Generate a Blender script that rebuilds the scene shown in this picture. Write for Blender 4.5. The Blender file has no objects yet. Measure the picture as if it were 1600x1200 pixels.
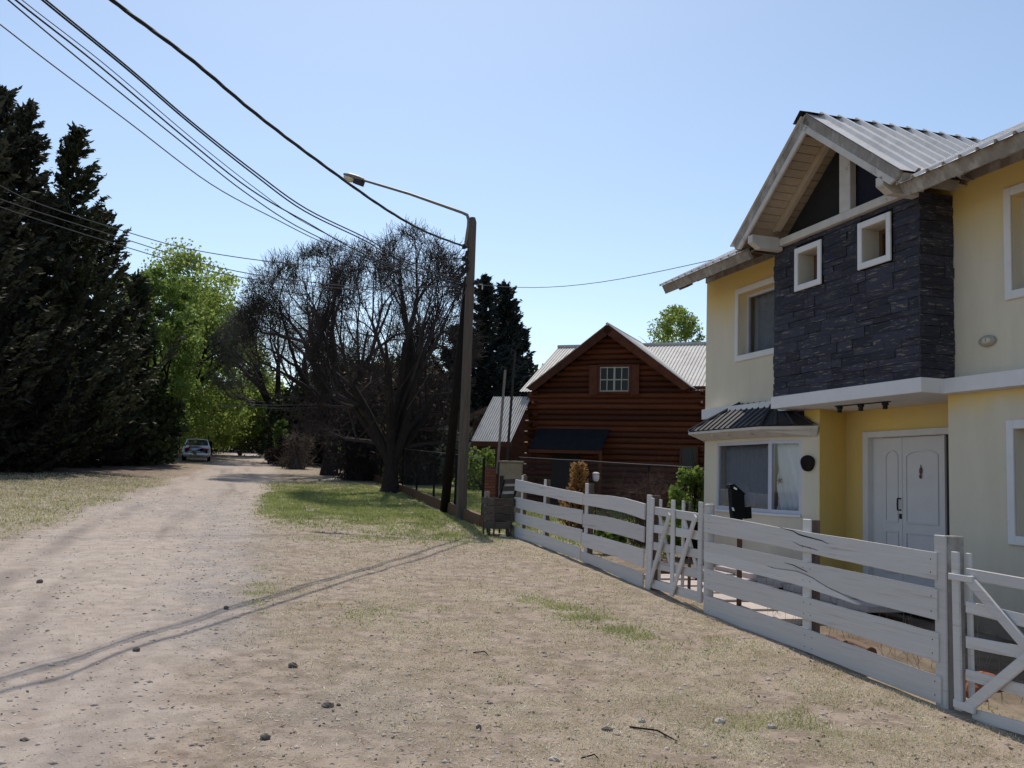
import bpy, math, random
import numpy as np
from mathutils import Vector, Matrix
random.seed(7)
RS = np.random.RandomState(11)
R = math.radians
scn = bpy.context.scene
COL = scn.collection

# ------------------------------------------------------------------ camera
FPX, PIT, ROL, YAW, EYE = 1469.2, .10131, .03509, -.28523, 1.6
_c, _s = math.cos(ROL), math.sin(ROL)
_R = np.array([[_c, -_s, 0], [_s, _c, 0], [0, 0, 1]])
_up = _R @ np.array([0, -math.cos(PIT), math.sin(PIT)])
_fw = _R @ np.array([0, math.sin(PIT), math.cos(PIT)])
_rt = _R @ np.array([1., 0, 0])
cam_d = bpy.data.cameras.new('camera')
cam = bpy.data.objects.new('camera', cam_d)
COL.objects.link(cam)
cam_d.sensor_fit = 'HORIZONTAL'
cam_d.sensor_width = 36
cam_d.lens = 36 * FPX / 1600
cam_d.clip_start, cam_d.clip_end = .1, 3000
_x = Vector((_rt[0], _fw[0], _up[0])); _y = -Vector((_rt[1], _fw[1], _up[1])); _z = -Vector((_rt[2], _fw[2], _up[2]))
cam.matrix_world = Matrix.Translation((0, 0, EYE)) @ Matrix((_x, _y, _z)).transposed().to_4x4()
scn.camera = cam

# ------------------------------------------------------------------ light
SUN_EL, SUN_AZ = R(56), R(-9)
world = bpy.data.worlds.new('World'); scn.world = world
world.use_nodes = True
wn = world.node_tree
bg = wn.nodes['Background']
sky = wn.nodes.new('ShaderNodeTexSky')
sky.sky_type = 'NISHITA'; sky.sun_disc = False
sky.sun_elevation = SUN_EL; sky.sun_rotation = SUN_AZ
sky.altitude = 700; sky.air_density = 1.0; sky.dust_density = 1.1; sky.ozone_density = .5
tint = wn.nodes.new('ShaderNodeMix'); tint.data_type = 'RGBA'; tint.blend_type = 'MULTIPLY'; tint.inputs[0].default_value = 1
tint.inputs[7].default_value = (1.0, 1.012, .98, 1)      # warm white balance put into the sky colour: a touch less violet
wn.links.new(sky.outputs[0], tint.inputs[6]); wn.links.new(tint.outputs[2], bg.inputs[0])
bg.inputs[1].default_value = .13
sl = bpy.data.lights.new('sun', 'SUN'); sl.energy = 3.3; sl.angle = R(.55); sl.color = (1, .93, .82)
sun = bpy.data.objects.new('sun', sl); COL.objects.link(sun)
sdir = Vector((math.sin(SUN_AZ) * math.cos(SUN_EL), math.cos(SUN_AZ) * math.cos(SUN_EL), math.sin(SUN_EL)))
sun.rotation_euler = sdir.to_track_quat('Z', 'Y').to_euler()
sun.location = (0, 0, 30)
vs = scn.view_settings
vs.view_transform = 'Standard'; vs.look = 'None'; vs.gamma = 1; vs.use_curve_mapping = False; vs.exposure = .26

# ------------------------------------------------------------------ frames
dV = Vector((math.sin(YAW), math.cos(YAW), 0)); qV = Vector((math.cos(YAW), -math.sin(YAW), 0))
CAMP = Vector((0, 0, EYE))
def ray(x, y):
    v = np.array([(x - 800) / FPX, (y - 600) / FPX, 1.])
    return Vector((float(v @ _rt), float(v @ _fw), float(v @ _up)))
def H(S, t, z): return qV * S + dV * t + Vector((0, 0, z))
def onS(x, y, S):
    r = ray(x, y); P = CAMP + r * (S / r.dot(qV)); return P.dot(dV), P.z
def gy(y): return -.1 + .04 * min(max(0, y - 7), 133) - .02 * max(0, y - 140)
def onG(x, y):
    r = ray(x, y); lo, hi = .5, 300
    for i in range(50):
        m = (lo + hi) / 2; P = CAMP + r * m
        if P.z > gy(P.y): lo = m
        else: hi = m
    return CAMP + r * lo
def vplane(x, y, A, B):
    """where a sight line meets the upright plane through the ground points A and B"""
    n = Vector((B.y - A.y, A.x - B.x, 0)); r = ray(x, y)
    return CAMP + r * ((A - CAMP).dot(n) / r.dot(n))
def atD(x, y, D):
    r = ray(x, y); return CAMP + r * (D / r.y)
def projnp(P):
    v = P - np.array([0, 0, EYE]); M = np.stack([_rt, _fw, _up])
    c = v @ M; zz = np.where(c[:, 2] > .2, c[:, 2], .2)
    return np.where(c[:, 2] > .2, 800 + FPX * c[:, 0] / zz, -9999), np.where(c[:, 2] > .2, 600 + FPX * c[:, 1] / zz, -9999)

# ------------------------------------------------------------------ numpy noise
_lat = RS.rand(256, 256)
def vnoise(x, y):
    xi = np.floor(x).astype(int); yi = np.floor(y).astype(int); fx = x - xi; fy = y - yi
    fx = fx * fx * (3 - 2 * fx); fy = fy * fy * (3 - 2 * fy)
    a = _lat[xi & 255, yi & 255]; b = _lat[(xi + 1) & 255, yi & 255]
    c = _lat[xi & 255, (yi + 1) & 255]; d = _lat[(xi + 1) & 255, (yi + 1) & 255]
    return (a * (1 - fx) + b * fx) * (1 - fy) + (c * (1 - fx) + d * fx) * fy
def fbm(x, y, o=4):
    s = 0; a = .5; t = 0
    for i in range(o):
        s = s + a * vnoise(x + 17.3 * i, y + 9.1 * i); t += a; x = x * 2.03; y = y * 2.03; a *= .5
    return s / t

# ------------------------------------------------------------------ materials
def new_mat(name):
    m = bpy.data.materials.new(name); m.use_nodes = True
    return m, m.node_tree.nodes, m.node_tree.links, m.node_tree.nodes['Principled BSDF']
def mat(name, c1, c2=None, rough=.8, scale=6., stretch=(1, 1, 1), bump=.2, bscale=None, metal=0., spec=.3,
        c3=None, c3lo=.62, c3hi=.7, c3scale=3., rnd=0., detail=8, coat=0, dist=.02, trans=0):
    m, N, L, P = new_mat(name)
    tc = N.new('ShaderNodeTexCoord'); mp = N.new('ShaderNodeMapping'); L.new(tc.outputs['Object'], mp.inputs[0])
    mp.inputs['Scale'].default_value = stretch
    nz = N.new('ShaderNodeTexNoise'); nz.inputs['Scale'].default_value = scale; nz.inputs['Detail'].default_value = detail
    nz.inputs['Roughness'].default_value = .65
    L.new(mp.outputs[0], nz.inputs['Vector'])
    nz.noise_dimensions = '4D'; ob = N.new('ShaderNodeObjectInfo'); ow = N.new('ShaderNodeMath'); ow.operation = 'MULTIPLY'; ow.inputs[1].default_value = 37.
    L.new(ob.outputs['Random'], ow.inputs[0]); L.new(ow.outputs[0], nz.inputs['W'])
    cr = N.new('ShaderNodeValToRGB')
    cr.color_ramp.elements[0].position = .3; cr.color_ramp.elements[1].position = .7
    cr.color_ramp.elements[0].color = (*c1, 1); cr.color_ramp.elements[1].color = (*(c2 or c1), 1)
    L.new(nz.outputs[0], cr.inputs[0]); out = cr.outputs[0]
    if c3:
        n3 = N.new('ShaderNodeTexNoise'); n3.inputs['Scale'].default_value = c3scale; n3.inputs['Detail'].default_value = 6
        n3.inputs['Roughness'].default_value = .7
        n3.noise_dimensions = '4D'; L.new(ow.outputs[0], n3.inputs['W'])
        L.new(mp.outputs[0], n3.inputs['Vector'])
        r3 = N.new('ShaderNodeMapRange'); r3.inputs[1].default_value = c3lo; r3.inputs[2].default_value = c3hi
        L.new(n3.outputs[0], r3.inputs[0])
        mx = N.new('ShaderNodeMix'); mx.data_type = 'RGBA'; mx.inputs[7].default_value = (*c3, 1)
        L.new(r3.outputs[0], mx.inputs[0]); L.new(out, mx.inputs[6]); out = mx.outputs[2]
    if rnd:
        oi = N.new('ShaderNodeObjectInfo'); mr = N.new('ShaderNodeMapRange')
        mr.inputs[3].default_value = 1 - rnd; mr.inputs[4].default_value = 1 + rnd
        L.new(oi.outputs['Random'], mr.inputs[0])
        hs = N.new('ShaderNodeHueSaturation'); L.new(mr.outputs[0], hs.inputs['Value']); L.new(out, hs.inputs['Color']); out = hs.outputs[0]
    L.new(out, P.inputs['Base Color'])
    P.inputs['Roughness'].default_value = rough; P.inputs['Metallic'].default_value = metal
    P.inputs['Specular IOR Level'].default_value = spec
    if coat: P.inputs['Coat Weight'].default_value = coat
    if bump:
        b = N.new('ShaderNodeBump'); b.inputs['Strength'].default_value = bump; b.inputs['Distance'].default_value = dist
        if bscale:
            nb = N.new('ShaderNodeTexNoise'); nb.inputs['Scale'].default_value = bscale; nb.inputs['Detail'].default_value = 4
            L.new(mp.outputs[0], nb.inputs['Vector']); L.new(nb.outputs[0], b.inputs['Height'])
        else: L.new(nz.outputs[0], b.inputs['Height'])
        L.new(b.outputs[0], P.inputs['Normal'])
    return m
def leaf_mat(name, c1, c2, scale=.8, trans=.35, rough=.7):
    m, N, L, P = new_mat(name)
    tc = N.new('ShaderNodeTexCoord'); nz = N.new('ShaderNodeTexNoise'); nz.inputs['Scale'].default_value = scale; nz.inputs['Detail'].default_value = 5
    L.new(tc.outputs['Object'], nz.inputs[0])
    cr = N.new('ShaderNodeValToRGB'); cr.color_ramp.elements[0].position = .35; cr.color_ramp.elements[1].position = .65
    cr.color_ramp.elements[0].color = (*c1, 1); cr.color_ramp.elements[1].color = (*c2, 1)
    L.new(nz.outputs[0], cr.inputs[0]); L.new(cr.outputs[0], P.inputs['Base Color'])
    P.inputs['Roughness'].default_value = rough; P.inputs['Specular IOR Level'].default_value = .2
    if trans:
        t = N.new('ShaderNodeBsdfTranslucent'); L.new(cr.outputs[0], t.inputs[0])
        mx = N.new('ShaderNodeMixShader'); mx.inputs[0].default_value = trans
        L.new(P.outputs[0], mx.inputs[1]); L.new(t.outputs[0], mx.inputs[2])
        L.new(mx.outputs[0], N['Material Output'].inputs[0])
    return m
def glass_mat(name, tint=(.8, .85, .9), refl=.12):
    m, N, L, P = new_mat(name)
    N.remove(P)
    g = N.new('ShaderNodeBsdfGlossy'); g.inputs['Roughness'].default_value = .02
    t = N.new('ShaderNodeBsdfTransparent'); t.inputs[0].default_value = (*tint, 1)
    f = N.new('ShaderNodeFresnel'); gg_ = N.new('ShaderNodeNewGeometry'); io = N.new('ShaderNodeMapRange')
    io.inputs[3].default_value = 1.5; io.inputs[4].default_value = 1 / 1.5; L.new(gg_.outputs['Backfacing'], io.inputs[0]); L.new(io.outputs[0], f.inputs[0])
    a = N.new('ShaderNodeMath'); a.operation = 'ADD'; a.inputs[1].default_value = refl - .04; a.use_clamp = True
    L.new(f.outputs[0], a.inputs[0])
    mx = N.new('ShaderNodeMixShader'); L.new(a.outputs[0], mx.inputs[0]); L.new(t.outputs[0], mx.inputs[1]); L.new(g.outputs[0], mx.inputs[2])
    L.new(mx.outputs[0], N['Material Output'].inputs[0])
    return m

M = {}
M['plaster'] = mat('plaster', (.60, .53, .415), (.67, .60, .475), .9, 2.2, (1, 1, .3), bump=.25, bscale=90, dist=.004, c3=(.53, .46, .35), c3scale=.9, c3lo=.5, c3hi=.8)
def yellow_by_height(m, bands):
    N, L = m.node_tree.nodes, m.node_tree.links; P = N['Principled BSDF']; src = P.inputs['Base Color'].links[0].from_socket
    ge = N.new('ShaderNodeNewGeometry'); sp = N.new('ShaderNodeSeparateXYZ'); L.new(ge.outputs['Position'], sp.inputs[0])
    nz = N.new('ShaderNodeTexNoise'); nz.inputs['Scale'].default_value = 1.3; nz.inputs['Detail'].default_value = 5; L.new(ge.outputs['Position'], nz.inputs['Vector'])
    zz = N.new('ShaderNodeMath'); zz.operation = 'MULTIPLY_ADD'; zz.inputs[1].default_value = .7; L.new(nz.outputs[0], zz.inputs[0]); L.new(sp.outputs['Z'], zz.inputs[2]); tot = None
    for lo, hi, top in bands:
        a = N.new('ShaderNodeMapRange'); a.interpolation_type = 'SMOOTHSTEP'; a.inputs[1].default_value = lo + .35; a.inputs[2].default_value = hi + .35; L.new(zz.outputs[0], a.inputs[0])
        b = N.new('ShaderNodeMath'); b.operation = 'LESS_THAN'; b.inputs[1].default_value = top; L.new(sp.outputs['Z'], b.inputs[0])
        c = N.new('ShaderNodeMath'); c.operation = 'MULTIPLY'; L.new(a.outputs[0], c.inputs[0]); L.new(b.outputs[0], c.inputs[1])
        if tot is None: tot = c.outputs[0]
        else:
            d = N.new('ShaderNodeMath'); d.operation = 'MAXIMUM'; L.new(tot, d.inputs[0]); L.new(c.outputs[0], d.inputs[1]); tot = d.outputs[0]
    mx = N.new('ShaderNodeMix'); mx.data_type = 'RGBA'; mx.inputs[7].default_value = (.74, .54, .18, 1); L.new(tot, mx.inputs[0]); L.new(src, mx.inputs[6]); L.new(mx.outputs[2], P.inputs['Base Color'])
yellow_by_height(M['plaster'], ((4.3, 5.35, 9), (2.45, 2.85, 2.9)))  # yellow mixed in towards the top of each storey, edge broken by noise
M['plaster_yellow'] = mat('plaster_yellow', (.68, .48, .13), (.74, .53, .16), .9, 2.2, (1, 1, .3), bump=.25, bscale=90, dist=.004, c3=(.62, .49, .28), c3scale=.8, c3lo=.42, c3hi=.72)
M['trim_white'] = mat('trim_white', (.64, .62, .62), (.72, .70, .70), .8, 3, bump=.2, bscale=60, dist=.004, c3=(.40, .36, .33), c3scale=5, c3lo=.62, c3hi=.76)
M['fence_white'] = mat('fence_white', (.50, .475, .465), (.58, .555, .54), .75, 7, (2, .22, 7), bump=.45, dist=.006, c3=(.33, .29, .26), c3scale=4.5, c3lo=.575, c3hi=.72, rnd=.10)
M['fence_inner'] = mat('fence_inner', (.075, .05, .04), (.17, .125, .10), .85, 9, (2, 2, .3), bump=.5, dist=.01)
M['grey_wood'] = mat('grey_wood', (.18, .155, .135), (.31, .28, .25), .85, 7, (1, 1, .6), bump=.5, dist=.01, c3=(.44, .42, .39), c3scale=3, c3lo=.5, c3hi=.66)
M['white_wood'] = mat('white_wood', (.46, .425, .385), (.58, .54, .50), .8, 6, bump=.3, dist=.006, c3=(.16, .13, .11), c3scale=5, c3lo=.59, c3hi=.7)
M['soffit_wood'] = mat('soffit_wood', (.36, .29, .215), (.48, .39, .30), .8, 7, (4, 1, 1), bump=.3, dist=.006, rnd=.1)
M['slate'] = mat('slate', (.028, .028, .042), (.048, .048, .066), .7, 6, (1, 1, 3), bump=.6, dist=.02, spec=.2, c3=(.19, .165, .12), c3scale=2.0, c3lo=.575, c3hi=.605, rnd=.3)
M['mail_black'] = mat('mail_black', (.004, .004, .005), (.008, .008, .009), .7, 9, bump=.1, spec=.12)
M['twig_haze'] = mat('twig_haze', (.10, .085, .075), (.16, .14, .125), .9, 2, bump=0)  # paler than twig, with distance haze put into the colour
M['awning'] = mat('awning', (.010, .010, .014), (.018, .018, .022), .8, 4, bump=.2, spec=.1)
M['reveal'] = mat('reveal', (.46, .41, .34), (.52, .47, .39), .85, 4, bump=.1)
M['window_frame'] = mat('window_frame', (.30, .27, .25), (.38, .35, .32), .8, 6, bump=0)
M['pane_dark'] = mat('pane_dark', (.012, .014, .017), None, .25, bump=0, spec=.25)
M['slate_back'] = mat('slate_back', (.012, .012, .015), None, .9)
M['navy'] = mat('navy', (.012, .012, .022), (.020, .020, .032), .8, 4, bump=.2, spec=.1)
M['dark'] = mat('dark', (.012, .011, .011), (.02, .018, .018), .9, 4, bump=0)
M['metal_roof'] = mat('metal_roof', (.60, .56, .53), (.72, .68, .65), .42, 3, (1, 1, 1), bump=.05, metal=.0, spec=.8, c3=(.42, .37, .33), c3scale=2.2, c3lo=.5, c3hi=.8)
M['dark_roof'] = mat('dark_roof', (.020, .019, .024), (.035, .034, .040), .6, 5, bump=.1, metal=.0, spec=.25)
M['zinc'] = mat('zinc', (.38, .36, .34), (.50, .48, .455), .6, 4, bump=.05, metal=0, spec=.3, c3=(.27, .24, .21), c3scale=1.5, c3lo=.5, c3hi=.8)
M['door_white'] = mat('door_white', (.60, .57, .56), (.65, .62, .61), .5, 4, bump=.08, spec=.3)
M['alu'] = mat('alu', (.48, .48, .56), (.55, .55, .62), .45, 5, bump=.03)
M['iron'] = mat('iron', (.006, .006, .007), (.015, .015, .015), .5, 20, bump=.15, spec=.3)
M['brown_wood'] = mat('brown_wood', (.10, .05, .028), (.16, .085, .05), .7, 9, (1, 1, 4), bump=.4, dist=.008)
M['curtain'] = mat('curtain', (.30, .30, .31), (.37, .37, .38), .95, 14, bump=.0)
M['curtain_white'] = mat('curtain_white', (.80, .80, .79), (.86, .86, .85), .95, 14, bump=.0)
M['glass'] = glass_mat('glass', (.85, .87, .90), .05)
M['log'] = mat('log', (.042, .013, .007), (.100, .030, .013), .6, 5, (1, 1, 1), bump=.4, dist=.02, spec=.15, rnd=.4, c3=(.15, .042, .015), c3scale=1.6, c3lo=.58, c3hi=.78)
M['log_end'] = mat('log_end', (.16, .07, .035), (.24, .12, .06), .7, 9, bump=.3)
M['shutter'] = mat('shutter', (.06, .017, .009), (.10, .028, .012), .6, 7, bump=.2, spec=.2)
M['pole_wood'] = mat('pole_wood', (.065, .05, .04), (.125, .10, .085), .85, 3, (9, 9, .5), bump=.6, dist=.015, c3=(.03, .024, .02), c3scale=1.5, c3lo=.6, c3hi=.72)
M['black_pole'] = mat('black_pole', (.007, .006, .006), (.016, .013, .012), .8, 3, (6, 6, .5), bump=.4, spec=.1)
M['cable'] = mat('cable', (.012, .012, .014), None, .6, bump=0)
M['cable_grey'] = mat('cable_grey', (.07, .07, .08), None, .5, bump=0)
M['bin_wood'] = mat('bin_wood', (.045, .033, .027), (.10, .08, .065), .85, 6, (1, 1, 4), bump=.5, dist=.008, rnd=.3)
M['concrete'] = mat('concrete', (.19, .155, .115), (.29, .24, .18), .9, 5, bump=.4, dist=.01, c3=(.10, .07, .05), c3scale=3, c3lo=.56, c3hi=.7)
M['brick_red'] = mat('brick_red', (.20, .07, .045), (.30, .115, .07), .9, 9, bump=.5, rnd=.2)
M['slab'] = mat('slab', (.44, .38, .35), (.52, .46, .43), .9, 5, bump=.3, dist=.006, rnd=.06)
M['stone'] = mat('stone', (.08, .068, .058), (.17, .145, .125), .9, 9, bump=.6)
M['stone_pale'] = mat('stone_pale', (.46, .40, .34), (.62, .56, .49), .9, 9, bump=.6)
M['pebble'] = mat('pebble', (.24, .19, .16), (.52, .45, .39), .9, 2.5, bump=0, detail=2)
M['bark_dark'] = mat('bark_dark', (.012, .009, .008), (.028, .021, .017), .95, 5, (4, 4, .6), bump=.7, dist=.03, spec=.1)
M['bark'] = mat('bark', (.018, .014, .013), (.042, .033, .030), .95, 5, (3, 3, .8), bump=.7, dist=.03, spec=.1)
M['twig'] = mat('twig', (.030, .024, .025), (.062, .050, .050), .9, 2, bump=0, spec=.1)
M['twig_pale'] = mat('twig_pale', (.16, .13, .11), (.24, .20, .17), .9, 2, bump=0)
M['twig_red'] = mat('twig_red', (.06, .035, .03), (.11, .07, .06), .9, 2, bump=0)
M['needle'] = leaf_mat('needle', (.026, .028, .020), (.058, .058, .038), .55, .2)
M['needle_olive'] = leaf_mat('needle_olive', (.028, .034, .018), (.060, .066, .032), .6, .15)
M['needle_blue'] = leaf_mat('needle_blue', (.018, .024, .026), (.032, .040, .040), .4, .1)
M['leaf_lime'] = leaf_mat('leaf_lime', (.19, .26, .05), (.33, .40, .105), .5, .55)
M['leaf_green'] = leaf_mat('leaf_green', (.12, .18, .035), (.22, .30, .07), .5, .5)
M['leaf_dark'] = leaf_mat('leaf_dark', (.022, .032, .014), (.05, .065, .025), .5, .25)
M['leaf_brown'] = leaf_mat('leaf_brown', (.040, .028, .022), (.085, .062, .042), .7, .2)
M['leaf_olive'] = leaf_mat('leaf_olive', (.10, .11, .085), (.20, .21, .17), 1.2, .3)
M['leaf_olive2'] = leaf_mat('leaf_olive2', (.055, .065, .03), (.11, .12, .05), .8, .4)
M['leaf_orange'] = leaf_mat('leaf_orange', (.30, .15, .055), (.46, .27, .11), 2.5, .35)
M['grass_dry'] = leaf_mat('grass_dry', (.54, .44, .32), (.82, .73, .58), 1.3, .35)
M['grass_mid'] = leaf_mat('grass_mid', (.24, .25, .09), (.46, .44, .20), 1.1, .4)
M['grass_green'] = leaf_mat('grass_green', (.20, .25, .075), (.38, .40, .16), 1.2, .45)
M['car_white'] = mat('car_white', (.72, .73, .75), None, .3, bump=0, spec=.5, coat=.6)
M['tyre'] = mat('tyre', (.015, .015, .015), None, .9, bump=0)
M['rim'] = mat('rim', (.5, .5, .52), None, .35, bump=0, metal=.8)
M['tail'] = mat('tail', (.30, .012, .01), None, .3, bump=0)
M['car_glass'] = mat('car_glass', (.02, .025, .03), None, .06, bump=0, spec=.8)
M['lamp_glass'] = mat('lamp_glass', (.52, .45, .33), (.6, .54, .42), .25, bump=0, spec=.6)
M['lamp_metal'] = mat('lamp_metal', (.13, .12, .11), (.20, .185, .17), .55, 8, bump=.1, metal=.2)
M['grey_plastic'] = mat('grey_plastic', (.30, .28, .24), (.38, .36, .31), .6, 6, bump=.05)
M['terracotta'] = mat('terracotta', (.26, .08, .04), (.40, .15, .08), .85, 5, bump=.3)
M['soil'] = mat('soil', (.09, .05, .038), (.17, .10, .075), .95, 7, bump=.7, dist=.03)

# ------------------------------------------------------------------ mesh builder (vertices are given in world space)
def V3(p): return Vector(p)
class MB:
    def __init__(s): s.v = []; s.f = []; s.sm = False
    def add(s, vs, fs):
        o = len(s.v); s.v += [tuple(p) for p in vs]; s.f += [tuple(i + o for i in f) for f in fs]; return s
    def hexa(s, a, b):  # two quads (bottom, top), same winding
        return s.add(list(a) + list(b), [(3, 2, 1, 0), (4, 5, 6, 7), (0, 1, 5, 4), (1, 2, 6, 5), (2, 3, 7, 6), (3, 0, 4, 7)])
    def hbox(s, S0, S1, t0, t1, z0, z1):
        return s.hexa([H(S0, t0, z0), H(S1, t0, z0), H(S1, t1, z0), H(S0, t1, z0)], [H(S0, t0, z1), H(S1, t0, z1), H(S1, t1, z1), H(S0, t1, z1)])
    def fbox(s, F, a, b):  # box in a frame function F(u,v,w)
        (x0, y0, z0), (x1, y1, z1) = a, b
        return s.hexa([F(x0, y0, z0), F(x1, y0, z0), F(x1, y1, z0), F(x0, y1, z0)], [F(x0, y0, z1), F(x1, y0, z1), F(x1, y1, z1), F(x0, y1, z1)])
    def prism(s, poly, ext):
        n = len(poly); ext = Vector(ext)
        a = [Vector(p) for p in poly]; b = [p + ext for p in a]
        return s.add(a + b, [tuple(range(n))[::-1], tuple(range(n, 2 * n))] + [(i, (i + 1) % n, n + (i + 1) % n, n + i) for i in range(n)])
    def beam(s, a, b, w, h, up=(0, 0, 1)):  # box bar from a to b
        a = Vector(a); b = Vector(b); d = (b - a).normalized(); u = Vector(up); x = d.cross(u)
        if x.length < 1e-3: x = d.cross(Vector((1, 0, 0)))
        x.normalize(); y = x.cross(d).normalized()
        q = [(-w / 2, -h / 2), (w / 2, -h / 2), (w / 2, h / 2), (-w / 2, h / 2)]
        return s.hexa([a + x * i + y * j for i, j in q], [b + x * i + y * j for i, j in q])
    def tube(s, pts, r, n=8, cap=True):
        pts = [Vector(p) for p in pts]; m = len(pts)
        rr = r if isinstance(r, (list, tuple)) else [r] * m
        o = len(s.v); prev = None
        for i, p in enumerate(pts):
            d = (pts[min(i + 1, m - 1)] - pts[max(i - 1, 0)]).normalized()
            if prev is None:
                x = d.cross(Vector((0, 0, 1)))
                if x.length < 1e-2: x = d.cross(Vector((1, 0, 0)))
            else: x = prev - d * prev.dot(d)
            x.normalize(); prev = x; y = d.cross(x)
            for k in range(n):
                a = 2 * math.pi * k / n; s.v.append(tuple(p + x * math.cos(a) * rr[i] + y * math.sin(a) * rr[i]))
        for i in range(m - 1):
            for k in range(n):
                s.f.append((o + i * n + k, o + i * n + (k + 1) % n, o + (i + 1) * n + (k + 1) % n, o + (i + 1) * n + k))
        if cap: s.f.append(tuple(o + k for k in range(n))[::-1]); s.f.append(tuple(o + (m - 1) * n + k for k in range(n)))
        return s
    def grid(s, rows):  # rows of points
        m = len(rows); n = len(rows[0]); o = len(s.v)
        for r in rows: s.v += [tuple(p) for p in r]
        for i in range(m - 1):
            for j in range(n - 1): s.f.append((o + i * n + j, o + i * n + j + 1, o + (i + 1) * n + j + 1, o + (i + 1) * n + j))
        return s
    def ell(s, c, rx, ry, rz, nu=12, nv=8, ax=None, jit=0):
        c = Vector(c); X, Y, Z = ax or (Vector((1, 0, 0)), Vector((0, 1, 0)), Vector((0, 0, 1)))
        rows = []
        for i in range(nv + 1):
            th = math.pi * i / nv; row = []
            for j in range(nu):
                ph = 2 * math.pi * j / nu; k = 1 + (random.random() - .5) * jit
                row.append(c + X * rx * math.sin(th) * math.cos(ph) * k + Y * ry * math.sin(th) * math.sin(ph) * k + Z * rz * math.cos(th) * k)
            row.append(row[0]); rows.append(row)
        return s.grid(rows)
    def build(s, name, m, parent=None, bevel=0, smooth=False, loc=None, solid=0):
        if parent is not None: mw = MW[parent.name]
        else:
            if loc is None:
                a = np.array(s.v); loc = ((a[:, 0].min() + a[:, 0].max()) / 2, (a[:, 1].min() + a[:, 1].max()) / 2, a[:, 2].min())
            mw = Matrix.Translation(loc)
        inv = np.array(mw.inverted()); a = np.array(s.v); a = a @ inv[:3, :3].T + inv[:3, 3]
        me = bpy.data.meshes.new(name); me.from_pydata(a.tolist(), [], s.f); me.materials.append(M[m] if isinstance(m, str) else m)
        if smooth: me.shade_smooth()
        o = bpy.data.objects.new(name, me); COL.objects.link(o)
        if parent is not None: o.parent = parent; MW[o.name] = mw
        else: o.location = loc; MW[o.name] = mw
        if bevel:
            b = o.modifiers.new('bevel', 'BEVEL'); b.width = bevel; b.segments = 1; b.limit_method = 'ANGLE'
        if solid:
            b = o.modifiers.new('solid', 'SOLIDIFY'); b.thickness = solid
        return o
MW = {}
def tag(o, label=None, cat=None, group=None, kind=None):
    if label: o['label'] = label
    if cat: o['category'] = cat
    if group: o['group'] = group
    if kind: o['kind'] = kind
    return o
def thing(name, label, cat, loc, rz=0, group=None):
    o = bpy.data.objects.new(name, None); COL.objects.link(o); o.empty_display_size = .3
    o.location = loc; o.rotation_euler = (0, 0, rz)
    MW[o.name] = Matrix.Translation(loc) @ Matrix.Rotation(rz, 4, 'Z')
    return tag(o, label, cat, group)
def hthing(name, label, cat, S, t, z, group=None):
    return thing(name, label, cat, H(S, t, z), -YAW, group)
def inst(name, me, parent, p, X, Y, Z, kind=None):
    """a piece sharing mesh data: world position p, world axis vectors X Y Z (scaled)"""
    o = bpy.data.objects.new(name, me); COL.objects.link(o); o.parent = parent
    W = Matrix(((X[0], Y[0], Z[0], p[0]), (X[1], Y[1], Z[1], p[1]), (X[2], Y[2], Z[2], p[2]), (0, 0, 0, 1)))
    o.matrix_parent_inverse.identity()
    o.matrix_basis = MW[parent.name].inverted() @ W
    MW[o.name] = MW[parent.name]
    return o
def npmesh(name, verts, faces, m, loc=(0, 0, 0), parent=None, smooth=False):
    """faces: int array (n,k)"""
    verts = np.asarray(verts, dtype=np.float32)
    if parent is not None:
        inv = np.array(MW[parent.name].inverted()); verts = verts @ inv[:3, :3].T + inv[:3, 3]
    else: verts = verts - np.array(loc)
    me = bpy.data.meshes.new(name); n, k = faces.shape
    me.vertices.add(len(verts)); me.vertices.foreach_set('co', verts.astype(np.float32).ravel())
    me.loops.add(n * k); me.loops.foreach_set('vertex_index', faces.astype(np.int32).ravel())
    me.polygons.add(n); me.polygons.foreach_set('loop_start', np.arange(0, n * k, k, dtype=np.int32))
    me.polygons.foreach_set('loop_total', np.full(n, k, dtype=np.int32))
    me.update(calc_edges=True); me.materials.append(M[m])
    if smooth: me.shade_smooth()
    o = bpy.data.objects.new(name, me); COL.objects.link(o)
    if parent is not None: o.parent = parent; MW[o.name] = MW[parent.name]
    else: o.location = loc; MW[o.name] = Matrix.Translation(loc)
    return o
def jit_mesh(name, m, j=.12, seed=0, sub=2):
    """unit block [-.5,.5]^3 with an uneven front, for tiles and bricks"""
    rr = random.Random(seed); n = sub
    vs = []; fs = []
    front = {}
    for i in range(n + 1):
        for k in range(n + 1):
            front[i, k] = len(vs)
            e = 1 if 0 < i < n and 0 < k < n else .5
            vs.append((-.5 + rr.uniform(-j, j) * 2 * e, -.5 + i / n + rr.uniform(-.5, .5) * j * .12, -.5 + k / n + rr.uniform(-.5, .5) * j * .5))
    b = [len(vs) + i for i in range(4)]; vs += [(.5, -.5, -.5), (.5, .5, -.5), (.5, .5, .5), (.5, -.5, .5)]
    for i in range(n):
        for k in range(n): fs.append((front[i, k], front[i, k + 1], front[i + 1, k + 1], front[i + 1, k]))
    fs.append([front[i, 0] for i in range(n + 1)] + [b[1], b[0]])
    fs.append([front[i, n] for i in range(n, -1, -1)] + [b[3], b[2]])
    fs.append([front[0, k] for k in range(n, -1, -1)] + [b[0], b[3]])
    fs.append([front[n, k] for k in range(n + 1)] + [b[2], b[1]])
    me = bpy.data.meshes.new(name); me.from_pydata(vs, [], fs); me.materials.append(M[m]); return me
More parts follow.
